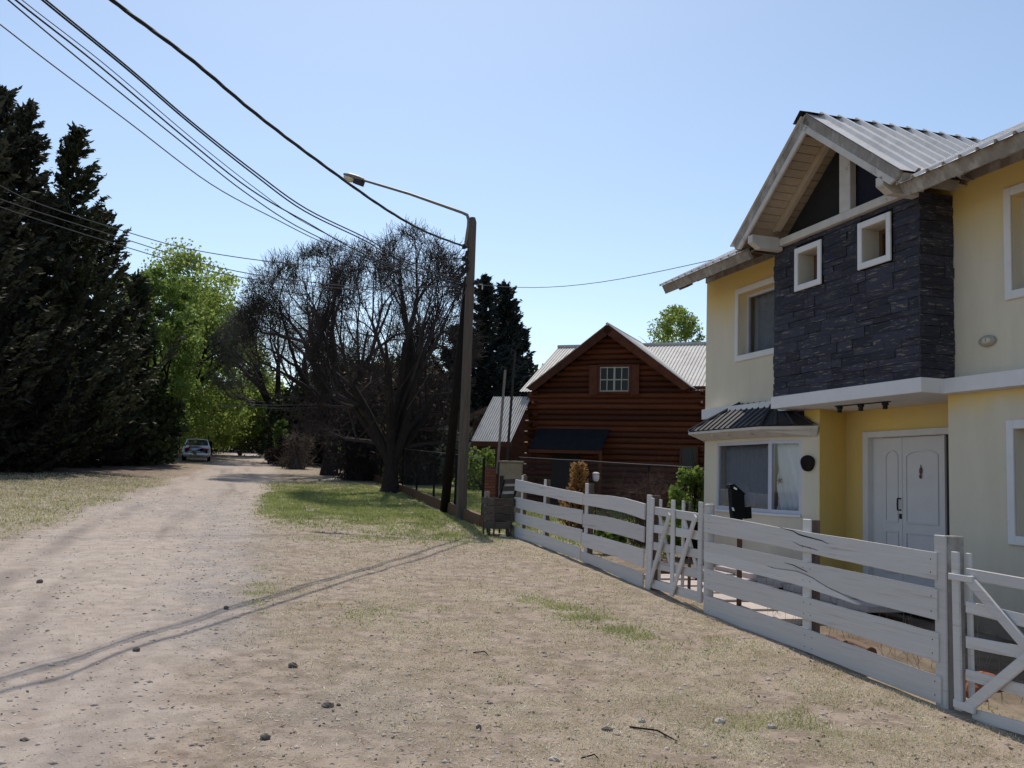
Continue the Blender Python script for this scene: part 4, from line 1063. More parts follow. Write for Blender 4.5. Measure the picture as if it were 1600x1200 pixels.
for b_ in longb:
    for u in (.02, .425, .455, .975):
        for v in (.25, .75):
            p = fl_(*lerp2(lerp2(b_[0], b_[2], u), lerp2(b_[1], b_[3], u), v)) - fN * .002; mb.tube([p, p + fN * .004], .006, 6)
o_ = mb.build('nail_heads', 'iron', f2_); o_['kind'] = 'stuff'
# cracks and knots as slim dark recess strips are part of the top board
def crackline(parent, pts, w=.006):
    P_ = [fl_(x, y, -.0025) for x, y in pts]
    mb = MB(); rows = [[], []]
    for i, p in enumerate(P_):
        ww = w * math.sin(math.pi * (i + .3) / len(P_)); rows[0].append(p + zz_ * ww / 2); rows[1].append(p - zz_ * ww / 2)
    tag(mb.grid(rows).build('crack', 'dark', parent), 'dark split in the wood')
crackline(f2_, [(1215, 822), (1225, 826), (1240, 830), (1248, 835), (1258, 838), (1270, 841), (1285, 845), (1295, 850)], .014)
crackline(f2_, [(1238, 846), (1250, 852), (1262, 855), (1278, 860)], .008)
crackline(f2_, [(1225, 879), (1240, 883), (1252, 889), (1262, 894)], .01)
# ---- small gate
g1 = thing('garden_gate', 'narrow white picket gate with diagonal braces between the fence sections', 'gate', fl_(1058, 935), -YAW, 'white wooden gates')
def bar(parent, p, q, w, th=.025, off=0, name='brace', m='fence_white'):
    P_, Q_ = fl_(*p, off), fl_(*q, off); d_ = (Q_ - P_).normalized(); x = d_.cross(fN).normalized()
    mb = MB(); mb.hexa([P_ - x * w / 2, P_ + x * w / 2, P_ + x * w / 2 + fN * th, P_ - x * w / 2 + fN * th], [Q_ - x * w / 2, Q_ + x * w / 2, Q_ + x * w / 2 + fN * th, Q_ - x * w / 2 + fN * th])
    return mb.build(name, m, parent, bevel=.004)
bar(g1, (1019.5, 778), (1014, 918), .10, off=-.01, name='stile'); bar(g1, (1052, 781), (1050, 932), .095, off=-.012, name='stile'); bar(g1, (1095.5, 784), (1093, 942), .10, off=-.014, name='stile')
bar(g1, (1059, 782), (1057, 925), .06, off=.07, name='stile', m='fence_white'); bar(g1, (1066, 784), (1064, 925), .05, off=.1, name='stile', m='fence_inner')
bar(g1, (1024, 780), (1021, 915), .06, off=.07, name='stile', m='fence_white')
for a, b, w in (((1015, 797), (1097, 810), .11), ((1014, 825), (1097, 838), .11), ((1014, 852), (1096, 867), .11), ((1013, 881), (1095, 898), .11), ((1013, 911), (1094, 934), .12)):
    bar(g1, a, b, w, off=.018, name='rail')
bar(g1, (1049, 803), (1018, 912), .075, off=-.04, name='brace'); bar(g1, (1090, 806), (1053, 928), .075, off=-.04, name='brace')
for a, b in (((1024, 800), (1046, 905)), ((1062, 808), (1090, 920))): bar(g1, a, b, .06, off=.045, name='brace')
# ---- drive gate at the right edge
g2 = thing('drive_gate', 'wide white five bar gate at the right edge with crossing braces', 'gate', fl_(1500, 1110), -YAW, 'white wooden gates')
bar(g2, (1491.5, 862), (1497, 1110), .075, off=-.005, name='stile'); bar(g2, (1500, 864), (1505, 1108), .05, off=.07, name='stile')
GX = 1960
def gy2(y0, y1): return (y1 + (y1 - y0) * (GX - 1600) / 95.)
for y0, y1, w in ((896, 914, .085), (948, 972, .09), (1003, 1022, .09), (1054, 1082, .085), (1117, 1143, .09)):
    bar(g2, (1505 if w != .09 or y0 != 1117 else 1515, y0), (1600 + (GX - 1600) * .45, y1 + (y1 - y0) * .45 * 3.6), w, off=.02, name='rail')
bar(g2, (1514, 905), (1630, 1040), .085, off=-.012, name='brace'); bar(g2, (1512, 1106), (1640, 1000), .085, off=-.014, name='brace')
bar(g2, (1484, 900), (1522, 906), .05, off=-.02, th=.03, name='latch')
bar(g2, (1492, 1098), (1524, 1110), .06, off=-.02, th=.03, name='latch')

# =================================================================== WOODEN BIN
bc = onG(777, 835); bc.z = gz(bc.x, bc.y)
binn = thing('wooden_bin', 'weathered brown slatted wooden bin standing at the far end of the white fence', 'bin', bc, .15)
Fb = MW[binn.name]
def Bp(x, y, z): return Fb @ Vector((x, y, z))
foot = [(-.13, -.27), (.29, -.26), (.36, .12), (.1, .34), (-.22, .30), (-.36, -.02)]
def ring(k, z): return [Bp(x * k, y * k, z) for x, y in foot]
for i in range(6):
    j = (i + 1) % 6
    for s in range(4):
        z0 = .14 + s * .165; z1 = z0 + .145; k0 = .86 + .045 * s; k1 = .86 + .045 * (s + .85)
        r0, r1 = ring(k0, z0), ring(k1, z1); r0i, r1i = ring(k0 - .06, z0), ring(k1 - .06, z1)
        MB().hexa([r0[i], r0[j], r0i[j], r0i[i]], [r1[i], r1[j], r1i[j], r1i[i]]).build('slat', 'bin_wood', binn, bevel=.005)
    MB().tube([ring(.82, .02)[i], ring(.98, .8)[i]], .022, 5).build('corner_post', 'bin_wood', binn)
for x, y in ((-.2, -.14), (.2, -.18), (.22, .12), (-.15, .2)): MB().tube([Bp(x, y, -.06), Bp(x, y, .16)], .028, 6).build('leg', 'bin_wood', binn)
MB().prism(ring(.8, .16), (0, 0, .02)).build('base_board', 'bin_wood', binn)
lid0 = thing('bin_lid', 'open slatted bin lid leaning up against the white fence end', 'lid', Bp(.3, .0, .78), .15)
la, lb = Bp(.0, .02, .70), Bp(.30, -.06, .72); lu = (Bp(.12, .06, 1.17) - Bp(.0, .02, .70))
for k in (0, 1):
    MB().beam(la.lerp(lb, k), la.lerp(lb, k) + lu, .045, .03).build('frame_rail', 'black_pole', lid0)
for k in (.25, .6, .93): MB().beam(la + lu * k, lb + lu * k, .03, .10).build('slat', 'bin_wood', lid0)
MB().prism([la + lu * .35 + Bp(0, .03, 0) - Bp(0, 0, 0), lb + lu * .35 + Bp(0, .03, 0) - Bp(0, 0, 0), lb + lu * .9 + Bp(0, .03, 0) - Bp(0, 0, 0), la + lu * .9 + Bp(0, .03, 0) - Bp(0, 0, 0)], Bp(0, .01, 0) - Bp(0, 0, 0)).build('panel', 'fence_white', lid0)

# =================================================================== UTILITY POLE, LAMP, CABLES
PB = onG(720, 811); PB.z = gz(PB.x, PB.y)
PT = atD(738.5, 340, PB.y - .1)
pole = thing('utility_pole', 'tall grey wooden utility pole leaning slightly right beside the bin', 'utility pole', PB)
pts = [PB.lerp(PT, k) - (zz_ * .3 if k == 0 else zz_ * 0) for k in (0, .2, .4, .6, .8, .985, 1)]
MB().tube(pts, [.135, .13, .122, .118, .112, .105, .07], 12).build('shaft', 'pole_wood', pole, smooth=False)
def onpole(y): # point on the pole at image row y
    k = (811 - y) / (811 - 340.); return PB.lerp(PT, k)
for y, s_ in ((389, -1), (408, -1), (446, 1), (450, -1), (425, -1)):
    p = onpole(y); MB().tube([p + Vector((s_ * .08, -.06, 0)), p + Vector((s_ * .2, -.1, .02))], .022, 6).tube([p + Vector((s_ * .2, -.1, -.05)), p + Vector((s_ * .2, -.1, .07))], [.045, .03], 8).build('insulator', 'cable', pole)
p = onpole(448); MB().beam(p + Vector((.1, 0, .03)), p + Vector((.32, 0, .03)), .03, .03).beam(p + Vector((.32, 0, .03)), p + Vector((.32, 0, -.1)), .03, .03).build('bracket', 'white_wood', pole)
mb = MB(); q0, q1, q2, q3 = onpole(412) + Vector((-.05, -.12, 0)), atD(708, 430, PB.y - .2), atD(722, 432, PB.y - .2), onpole(422) + Vector((-.04, -.12, 0))
mb.tube([q0, q0.lerp(q1, .5) + zz_ * .03, q1, q2, q3], .03, 6).tube([onpole(395) + Vector((-.1, -.1, 0)), onpole(405) + Vector((-.14, -.1, 0)), onpole(420) + Vector((-.1, -.12, 0)), atD(716, 438, PB.y - .2)], .035, 6)
mb.build('cable_loop', 'cable', pole)
BB = onG(694, 800); BB.z = gz(BB.x, BB.y) - .1; BT = atD(731, 432, PB.y + .25)
tag(MB().tube([BB, BB.lerp(BT, .5), BT], [.13, .12, .10], 10).build('brace_pole', 'black_pole', smooth=True), 'black slanting brace pole propped against the left of the utility pole', 'pole')
# street lamp on its long arm
LE = Vector((-4.92, 25.7, 9.85)); r_ = ray(566, 281); 
arm_end = atD(566, 281, 25.4)
lamp = thing('street_lamp', 'street lamp with a long thin arm reaching left from the utility pole', 'street lamp', onpole(395) + Vector((-.17, -.05, 0)))
b0 = onpole(390) + Vector((-.16, -.04, 0)); b1 = atD(732.5, 344, PB.y - .12); 
arm = [b0, b1 - zz_ * .15, b1, atD(730, 336, PB.y - .05), atD(722, 332, PB.y)]
arm.append(atD(640, 303, 24.5)); arm.append(arm_end)
MB().tube(arm, [.045, .045, .045, .043, .04, .036, .034], 8).build('arm', 'lamp_metal', lamp, smooth=True)
hd = (arm_end - arm[-2]).normalized(); hx = hd.cross(zz_).normalized(); hu = hx.cross(hd).normalized()
h0 = arm_end - hd * .05
mb = MB(); secs = [(0, .05, .05), (.12, .08, .08), (.3, .11, .09), (.5, .15, .09), (.68, .13, .06), (.80, .03, .02)]
rows = []
for u, w, h in secs: rows.append([h0 + hd * u + hx * (w * math.cos(a)) + hu * (h * max(math.sin(a), -.35)) for a in [i * math.pi / 6 for i in range(13)]])
mb.grid(rows).build('lamp_head', 'lamp_metal', lamp, smooth=True)
MB().ell(h0 + hd * .53 - hu * .04, .22, .13, .13, 14, 8, (hd, hx, hu)).build('lamp_bowl', 'lamp_glass', lamp, smooth=True)
MB().beam(h0 + hd * .0 - hu * .1, h0 + hd * .28 - hu * .09, .16, .15, hu).build('ballast_box', 'dark_roof', lamp)
# cables over the road: they hang in the upright plane from the pole past the camera's left
W0 = Vector((PB.x, PB.y, 0)); W1 = W0 + Vector((-3.1, -11.35, 0))
def cable(name, label, pix, r, A=W0, B=W1, m='cable', end=None, n=5, twist=0, dx=0):
    pts = [vplane(x, y, A, B) for x, y in pix]
    if end is not None: pts.append(end)
    # smooth with Catmull-Rom
    out = []
    for i in range(len(pts) - 1):
        p0, p1, p2, p3 = pts[max(i - 1, 0)], pts[i], pts[i + 1], pts[min(i + 2, len(pts) - 1)]
        for k in range(6):
            t = k / 6; out.append(.5 * ((2 * p1) + (p2 - p0) * t + (2 * p0 - 5 * p1 + 4 * p2 - p3) * t * t + (3 * p1 - p0 - 3 * p2 + p3) * t ** 3))
    out.append(pts[-1])
    mb = MB()
    if twist:
        for k in range(3):
            mb.tube([p + Vector((0, 0, 1)) * (twist * math.sin(i * 1.1 + k * 2.1)) + Vector((1, 0, 0)) * (twist * math.cos(i * 1.1 + k * 2.1)) for i, p in enumerate(out)], r, n, False)
    else: mb.tube(out, r, n, False)
    return tag(mb.build(name, m), label, 'cable', 'overhead cables')
cable('overhead_cable', 'thick twisted black cable, rightmost of the lines from the top left', [(60, -95), (175, 0), (300, 94), (400, 178), (500, 254), (600, 325), (665, 362)], .018, end=onpole(389) + Vector((-.2, -.1, .02)), twist=.012)
cable('overhead_cable', 'upper wire of the doubled pair, second line from the right at the top', [(-40, -95), (72, 0), (200, 105), (300, 191), (400, 270), (480, 327), (572, 372), (627, 403)], .012, end=onpole(447) + Vector((-.2, -.1, .02)))
cable('overhead_cable', 'lower wire of the doubled pair running close under its twin', [(-45, -95), (66, 0), (196, 106), (296, 192), (396, 272), (476, 330), (568, 375), (624, 406)], .012, end=onpole(447) + Vector((-.2, -.1, 0)))
cable('overhead_cable', 'thin wire just left of the doubled pair crossing the bare tree', [(-75, -95), (32, -2), (163, 100), (300, 216), (400, 295), (480, 350), (592, 402)], .006, end=onpole(449) + Vector((-.2, -.1, 0)))
cable('overhead_cable', 'black wire third from the left at the upper edge of the photo', [(-85, -95), (22, -2), (153, 101), (290, 216), (390, 295), (475, 345), (592, 407)], .011, end=onpole(450) + Vector((-.2, -.1, 0)))
cable('overhead_cable', 'thin dark wire second from the left at the upper edge of the photo', [(-100, -95), (8, -4), (133, 100), (280, 219), (385, 302), (480, 362), (592, 409)], .009, end=onpole(451) + Vector((-.2, -.1, 0)))
cable('overhead_cable', 'single lone wire leftmost against the sky that ends behind the bare tree', [(-90, -30), (0, 38), (80, 100), (200, 190), (330, 288), (432, 343), (510, 381), (600, 412)], .008, m='cable_grey', end=onpole(452) + Vector((-.2, -.1, 0)))
WL = Vector((-16, 18.5, 0))
for i, (pix, lab, e_) in enumerate((([(-60, 262), (0, 290), (60, 318), (190, 360), (300, 390), (442, 411), (567, 419)], 'pale wire crossing in front of the dark conifers, upper of three', 407),
                     ([(-60, 285), (20, 318), (190, 372), (330, 415), (447, 436), (580, 449)], 'middle wire passing just above the lime green tree', 450),
                     ([(-60, 300), (20, 330), (190, 384), (330, 424), (447, 443), (580, 452)], 'lowest of three wires that pass just above the lime green tree', 451))):
    cable('overhead_cable', lab, pix, .011, A=W0, B=WL, m='cable_grey', end=onpole(e_) + Vector((-.18, -.1, 0)))
hw_ = H(SE, 13.6, 5.3)
pts = [onpole(446).lerp(hw_, k) - zz_ * (.25 * math.sin(math.pi * k)) for k in [i / 14 for i in range(15)]]
tag(MB().tube(pts, .007, 5, False).build('service_cable', 'cable_grey'), 'thin wire from the utility pole to the left eave of the yellow house', 'cable')
e2 = atD(560, 690, 33); pts = [onpole(438).lerp(e2, k) - zz_ * (.4 * math.sin(math.pi * k)) + Vector((-.1, 0, 0)) for k in [i / 12 for i in range(13)]]
tag(MB().tube(pts, .02, 5, False).build('service_cable', 'cable'), 'thick black cable dropping from the pole into the bare tree', 'cable')
e2 = atD(760, 610, 27)
e3 = atD(640, 640, 31); pts = [onpole(455).lerp(e3, k) - zz_ * (.3 * math.sin(math.pi * k)) + Vector((-.1, 0, 0)) for k in [i / 12 for i in range(13)]]
tag(MB().tube(pts, .008, 5, False).build('service_cable', 'cable_grey'), 'slack thin wire hanging below the thick cable left of the pole', 'cable')
for i, y in enumerate((631, 635)):
    a, b = atD(340, y - 1, 60), atD(520, y + 1 + i, 60)
    tag(MB().tube([a, a.lerp(b, .5) - zz_ * .1, b], .02, 4, False).build('distant_cable', 'cable_grey'), ('upper', 'lower')[i] + ' of two faint wires over the far end of the road', 'cable')

# =================================================================== MAILBOX, PILLAR, CHAIN LINK
mbp = onG(1155, 955); mbp.z = gz(mbp.x, mbp.y)
mbx = thing('mailbox', 'black mailbox with a sloping top on a dark post in front of the bay window', 'mailbox', mbp)
pA_, pB_ = mbp, mbp + Vector((1, 0, 0))
def mp(x, y, o=0): return vplane(x, y, mbp + Vector((0, o, 0)), mbp + Vector((1, o, 0)))
MB().hexa([mp(1150.5, 962), mp(1158.5, 962), mp(1158.5, 962, .06), mp(1150.5, 962, .06)], [mp(1152, 800), mp(1160.5, 800), mp(1160.5, 800, .06), mp(1152, 800, .06)]).build('post', 'brown_wood', mbx, bevel=.004)
MB().prism([mp(1145, 800, -.08), mp(1143, 764, -.08), mp(1147, 760, -.08), mp(1163, 773, -.08), mp(1165, 810, -.08), mp(1147, 812, -.08)], (0, .2, 0)).build('body', 'mail_black', mbx, bevel=.006)
MB().prism([mp(1140.5, 763, -.09), mp(1141, 757, -.09), mp(1147.5, 756, -.09), mp(1164.5, 771, -.09), mp(1163, 775, -.09), mp(1147, 762, -.09)], (0, .22, 0)).build('lid', 'mail_black', mbx, bevel=.004)
MB().prism([mp(1164, 792, -.05), mp(1174, 791, -.05), mp(1175, 810, -.05), mp(1164, 811, -.05)], (0, .12, 0)).build('newspaper_slot', 'mail_black', mbx, bevel=.004)
MB().prism([mp(1143.5, 793, -.1), mp(1146, 793, -.1), mp(1148, 798, -.1), mp(1145, 798, -.1)], (0, .015, 0)).build('hinge', 'rim', mbx)
MB().prism([mp(1147, 760.5, -.095), mp(1152, 763.5, -.095), mp(1151, 766, -.095), mp(1146, 763, -.095)], (0, .01, 0)).build('hinge', 'rim', mbx)

pil = atD(797, 770, 24.6); pil.z = gz(pil.x, pil.y)
p1 = thing('meter_pillar', 'pale concrete meter pillar with a dark box behind the wooden bin', 'pillar', pil)
zt_ = atD(797, 723, 24.6).z
MB().add([], []).hexa([pil + Vector(v) for v in ((-.30, -.2, -.2), (.30, -.2, -.2), (.30, .3, -.2), (-.30, .3, -.2))], [Vector((pil.x + v[0], pil.y + v[1], zt_)) for v in ((-.30, -.2), (.30, -.2), (.30, .3), (-.30, .3))]).build('block', 'concrete', p1, bevel=.02)
MB().hexa([Vector((pil.x - .34, pil.y - .24, zt_ + .001)), Vector((pil.x + .34, pil.y - .24, zt_ + .001)), Vector((pil.x + .34, pil.y + .34, zt_ + .001)), Vector((pil.x - .34, pil.y + .34, zt_ + .001))], [Vector((pil.x - .32, pil.y - .22, zt_ + .05)), Vector((pil.x + .32, pil.y - .22, zt_ + .05)), Vector((pil.x + .32, pil.y + .32, zt_ + .05)), Vector((pil.x - .32, pil.y + .32, zt_ + .05))]).build('cap', 'concrete', p1, bevel=.01)
MB().hexa([Vector((pil.x - .28 + a, pil.y - .23, zt_ - .75)) + Vector((0, b, 0)) for a, b in ((0, 0), (.1, 0), (.1, .02), (0, .02))], [Vector((pil.x - .28 + a, pil.y - .23, zt_ - .35)) + Vector((0, b, 0)) for a, b in ((0, 0), (.1, 0), (.1, .02), (0, .02))]).build('meter_box', 'iron', p1)
p2 = thing('brick_pillar', 'narrow red brick pillar just left of the meter pillar', 'pillar', pil + Vector((-.55, .4, 0)))
bq = box_mesh('brick', 'brick_red'); zt2_ = atD(781, 729, 25).z
MB().hexa([pil + Vector(v) for v in ((-.69, .27, -.2), (-.38, .27, -.2), (-.38, .55, -.2), (-.69, .55, -.2))], [Vector((pil.x + a, pil.y + b, zt2_)) for a, b in ((-.69, .27), (-.38, .27), (-.38, .55), (-.69, .55))]).build('core', 'soil', p2)
z = pil.z; k = 0
while z < zt2_ - .07:
    for x0, w in (((-.70, .15), (-.54, .15)) if k % 2 else ((-.70, .31),)): inst('brick', bq, p2, (pil.x + x0 + w / 2, pil.y + .28, z + .035), (w - .01, 0, 0), (0, .06, 0), (0, 0, .06))
    z += .075; k += 1
for x, yt, lab in ((788, 578, 'thin grey service mast left of its twin above the meter pillar'), (803, 552, 'taller thin dark service mast right of its twin above the meter pillar')):
    T = atD(x + 1.5, yt, 24.7); xb_ = T.x - .12
    m_ = thing('service_mast', lab, 'mast', (xb_, 24.7, pil.z), 0, 'service masts over the meter pillar')
    MB().tube([(xb_, 24.7, zt_ - .3), (T.x, 24.7, T.z)], .035, 8).build('pipe', 'lamp_metal' if x == 788 else 'iron', m_)
    MB().tube([T, T + Vector((0, 0, .06)), T + Vector((-.09, 0, .08)), T + Vector((-.11, 0, 0))], .03, 6).build('weatherhead', 'iron', m_)

def chainlink(name, label, A, B, h, pitch, npost, low=None, parent_kerb=True):
    o = thing(name, label, 'fence', (A + B) / 2)
    L_ = (B - A).length; d_ = (B - A).normalized()
    def G_(u): p = A.lerp(B, u); return Vector((p.x, p.y, gz(p.x, p.y)))
    for i in range(npost + 1):
        p = G_(i / npost); MB().tube([p - zz_ * .1, p + zz_ * (h + .08)], .035, 6).build('post', 'black_pole', o)
    n = int(L_ / pitch); k = h / pitch; vs = []; fs = []
    for i in range(-int(k) - 1, n + 1):
        for sg in (1, -1):
            # a wire climbing at 45 degrees
            a = i; b = i + k
            if sg < 0: a, b = b, a
            u0, z0_, u1, z1_ = a / n, 0, b / n, h
            pp = []
            for u, zz in ((u0, z0_), (u1, z1_)): pp.append((u, zz))
            (ua, za), (ub, zb) = pp
            if ua > ub: ua, za, ub, zb = ub, zb, ua, za
            if ub < 0 or ua > 1: continue
            if ua < 0: za += (zb - za) * (-ua) / (ub - ua); ua = 0
            if ub > 1: zb = za + (zb - za) * (1 - ua) / (ub - ua); ub = 1
            P0, P1 = G_(ua) + zz_ * (za + .12), G_(ub) + zz_ * (zb + .12)
            s = (P1 - P0).cross(Vector((0, 0, 1)).cross(d_)).normalized() * .0022
            m0 = len(vs); vs += [P0 - s, P0 + s, P1 + s, P1 - s]; fs.append((m0, m0 + 1, m0 + 2, m0 + 3))
    mo = npmesh('wire_mesh', np.array([tuple(v) for v in vs]), np.array(fs), 'cable_grey', parent=o); mo['kind'] = 'stuff'
    for zz in (h + .1,):
        MB().tube([G_(i / 8) + zz_ * zz for i in range(9)], .008, 4, False).build('top_wire', 'cable_grey', o)
    return o
ca_, cb_ = onG(752, 824), onG(570, 745); 
cl = chainlink('chain_link_fence', 'dark chain link fence on a low brown kerb running behind the bare trees', Vector((ca_.x, ca_.y + .3, 0)), Vector((cb_.x, cb_.y, 0)), 1.5, .12, 8)
nK_ = 7
for i in range(nK_):
    a = ca_.lerp(cb_, i / nK_); b = ca_.lerp(cb_, (i + .985) / nK_); a = Vector((a.x, a.y + .25, gz(a.x, a.y))); b = Vector((b.x, b.y + .1, gz(b.x, b.y)))
    MB().beam(a + zz_ * .12, b + zz_ * .12, .12, .34).build('kerb_board', 'brown_wood', cl, bevel=.01)
MB().beam(Vector((ca_.x + .12, ca_.y, gz(ca_.x, ca_.y) - .1)), Vector((ca_.x + .1, ca_.y, 1.32)), .12, .12).build('end_post', 'grey_wood', cl, bevel=.01)
chainlink('chain_link_fence', 'chain link fence between the dry orange shrub and the log cabin wall', Vector((.25, 24.5, 0)), Vector((4.3, 17.6, 0)), 1.5, .085, 3)

# =================================================================== YARD THINGS
slabm = box_mesh('paving_slab', 'slab')
path = hthing('garden_path', '', 'path', 7, 11, ZF - .1)
tag(path, kind='structure')
for i in range(6):
    for j in range(3):
        S_, t_ = 6.35 + j * .62 + random.uniform(-.02, .02), 9.9 + i * .62
        P_ = H(S_, t_, 0); zz = gz(P_.x, P_.y) + .03 + (.0 + .06 * j)
        inst('paving_slab', slabm, path, H(S_, t_, zz), qV * .6, dV * .6, Vector((0, 0, .07)))
def logpiece(a, b, r, label):
    n = 8; a = Vector(a); b = Vector(b)
    o = MB().tube([a, a.lerp(b, .4) + zz_ * .01, b], [r, r * 1.05, r * .9], n).build('firewood_log', 'brown_wood', bevel=.008)
    tag(o, label, 'log', 'logs edging the flower bed')
def gp_(x, y, S_off=0): P_ = onG(x, y); return Vector((P_.x, P_.y, gz(P_.x, P_.y)))
a, b = gp_(1297, 1003), gp_(1322, 1016); logpiece(a + zz_ * .03, b + zz_ * .04, .07, 'short split log with a raised corner behind the white fence')
a, b = gp_(1322, 1012), gp_(1362, 1028); logpiece(a + zz_ * .03, b + zz_ * .05, .075, 'longer pale topped split log behind the white fence, right of the short one')
a, b = gp_(1236, 985), gp_(1250, 995); logpiece(a + zz_ * .03, b + zz_ * .03, .06, 'small reddish log left of the middle fence post')
tp = gp_(1537, 1072); tp2 = gp_(1522, 1085)
tag(MB().ell(tp + zz_ * .05, .17, .12, .09, 10, 6, jit=.15).build('terracotta_lump', 'terracotta', smooth=True), 'rounded terracotta lump seen through the drive gate', 'rubble')
tag(MB().ell(tp2 + zz_ * .05, .07, .1, .10, 8, 6, jit=.3).build('red_brick_rubble', 'brick_red'), 'broken red brick piece below the terracotta lump', 'rubble')
tag(MB().ell(gp_(1033, 898) + zz_ * .08, .22, .16, .16, 10, 6, jit=.25).build('dark_root', 'brown_wood'), 'dark brown stump root behind the bottom of the small gate', 'stump')
bl = atD(931, 770, 20.5); bl.z = gz(bl.x, bl.y); bt = atD(931, 752, 20.5)
gl_ = thing('garden_lantern', 'small blue grey lantern on a stake right of the orange shrub', 'lantern', bl)
MB().tube([bl, bt], .02, 6).build('stake', 'iron', gl_)
MB().tube([bt, bt + zz_ * .05, bt + zz_ * .14, bt + zz_ * .17], [.04, .07, .075, .04], 8).build('lantern_body', 'alu', gl_)
MB().tube([bt + zz_ * .17, bt + zz_ * .20], [.085, .03], 8).build('cap', 'white_wood', gl_)

# =================================================================== STONES, STICKS
def rock(x, y, w, h, label, m='stone', k=.75):
    P_ = onG(x, y); D = P_.y; s = w / FPX * D / 2; hh = h / FPX * D
    o = MB().ell(Vector((P_.x, P_.y, gz(P_.x, P_.y) + hh * .3)), s, s * k, hh * .6, 9, 6, jit=.42).build('stone', m); tag(o, label, 'stone', 'loose stones on the verge')
rock(457, 1042, 15, 8, 'dark stone lying alone near the middle of the dirt verge'); rock(512, 1103, 20, 8, 'flat dark stone below the lone middle stone'); rock(414, 1156, 18, 8, 'rounded dark stone nearest the bottom edge')
rock(213, 1019, 13, 6, 'dark stone lying right on the cable shadow'); rock(529, 1101, 8, 4, 'tiny stone just right of the flat dark stone'); rock(748, 1138, 8, 8, 'small upright dark stone on bare dirt')
rock(948, 1141, 18, 6, 'reddish flat stone left of the long stick'); rock(1125, 1130, 16, 8, 'pale stone right of the long stick', 'stone_pale'); rock(1205, 1136, 14, 7, 'grey stone farthest right on the verge', 'stone_pale')
rock(1003, 1128, 11, 7, 'white pebble just above the stick', 'stone_pale'); rock(865, 1188, 14, 6, 'white stone at the bottom edge', 'stone_pale'); rock(353, 952, 9, 6, 'dark stone at the bend of the cable shadow'); rock(39, 1148, 14, 5, 'brown stone in the lower left dirt')
rock(62, 912, 10, 6, 'dark stone on the left of the dirt road'); rock(786, 838, 12, 4, 'pale chip of rubble beside the bin', 'stone_pale')
def stick(x0, y0, x1, y1, r, label):
    a, b = gp_(x0, y0), gp_(x1, y1); c_ = a.lerp(b, .5) + Vector((.03, .02, .02))
    tag(MB().tube([a + zz_ * r, c_ + zz_ * r, b + zz_ * r], [r, r * .9, r * .6], 6).build('stick', 'bark_dark'), label, 'stick', 'sticks on the verge')
stick(984, 1137, 1058, 1157, .007, 'long dark stick lying on the dirt among pale stones'); stick(908, 1184, 935, 1186, .005, 'short stick near the bottom edge'); stick(740, 1019, 764, 1024, .006, 'small dark twig on the middle of the verge')

# =================================================================== SCATTER: pebbles and grass
def scatter(n, Sr, tr, seed):
    r = np.random.RandomState(seed); S = r.uniform(*Sr, n); u = r.uniform(0, 1, n)
    t = tr[0] * (tr[1] / tr[0]) ** u      # denser close to the viewer
    x = S * qV.x + t * dV.x; y = S * qV.y + t * dV.y; return np.stack([x, y, gz_np(x, y)], 1), r
P_, r = scatter(60000, (-7, 5.4), (4.2, 34), 3)
g_, d_, gv_, so, S_, t_ = density(P_)
px, py = projnp(P_)
keep = r.rand(len(P_)) < np.clip(.34 + 1.2 * gv_ - .4 * g_, 0, 1); P_ = P_[keep]; n = len(P_)
sz = np.exp(r.normal(-5.0, .6, n)); sz = np.clip(sz, .003, .034)[:, None]
octv = np.array([(1, 0, 0), (0, 1, 0), (-1, 0, 0), (0, -1, 0), (0, 0, .7), (0, 0, -.7)])
vv = P_[:, None, :] + octv[None] * sz[:, None] * r.uniform(.7, 1.3, (n, 6, 1))
of = np.array([(0, 1, 4), (1, 2, 4), (2, 3, 4), (3, 0, 4), (1, 0, 5), (2, 1, 5), (3, 2, 5), (0, 3, 5)])
ff = (np.arange(n)[:, None, None] * 6 + of[None]).reshape(-1, 3)
o = npmesh('gravel', vv.reshape(-1, 3), ff, 'pebble'); tag(o, 'loose gravel and small stones scattered over the dirt road and verge', 'gravel', kind='stuff')
def blades(name, m, n, Sr, tr, seed, which, label, h=(.02, .05), w=.005, lean=.9):
    P_, r = scatter(n, Sr, tr, seed); g_, d_, gv_, so, S_, t_ = density(P_)
    dens = {'g': g_, 'd': d_, 'm': np.clip(g_ * .7 + d_ * .5, 0, 1)}[which]
    keep = r.rand(len(P_)) < dens ** 1.2 * 1.0
    keep &= ~((S_ > 5.5) & (S_ < 5.72))
    P_ = P_[keep]; n = len(P_)
    a = r.uniform(0, 2 * np.pi, n); D = np.sqrt((P_[:, :2] ** 2).sum(1))
    ww = (w * np.clip(D / 9, .8, 3))[:, None]; hh = (r.uniform(*h, n) * np.clip(D / 14, 1, 1.6))[:, None]
    dx = np.stack([np.cos(a), np.sin(a), 0 * a], 1) * ww
    b = r.uniform(0, 2 * np.pi, n); ln = r.uniform(.2, 1, n)[:, None] * lean
    tip = np.stack([np.cos(b), np.sin(b), 0 * b], 1) * hh * ln + np.array([0, 0, 1]) * hh * (1.1 - ln * .75)
    v = np.stack([P_ - dx, P_ + dx, P_ + tip], 1).reshape(-1, 3)
    o = npmesh(name, v, np.arange(3 * n).reshape(-1, 3), m); tag(o, label, 'grass', kind='stuff'); print(name, n)
blades('dry_grass', 'grass_dry', 560000, (-.8, 5.62), (4.3, 24), 21, 'd', 'bleached dry grass stubble on the verge in front of the white fence', (.012, .036), .0038, 1.15)
blades('grass', 'grass_mid', 150000, (-1, 6.0), (4.3, 38), 22, 'm', 'short yellowish green grass in patches over the verge', (.015, .045), .0045)
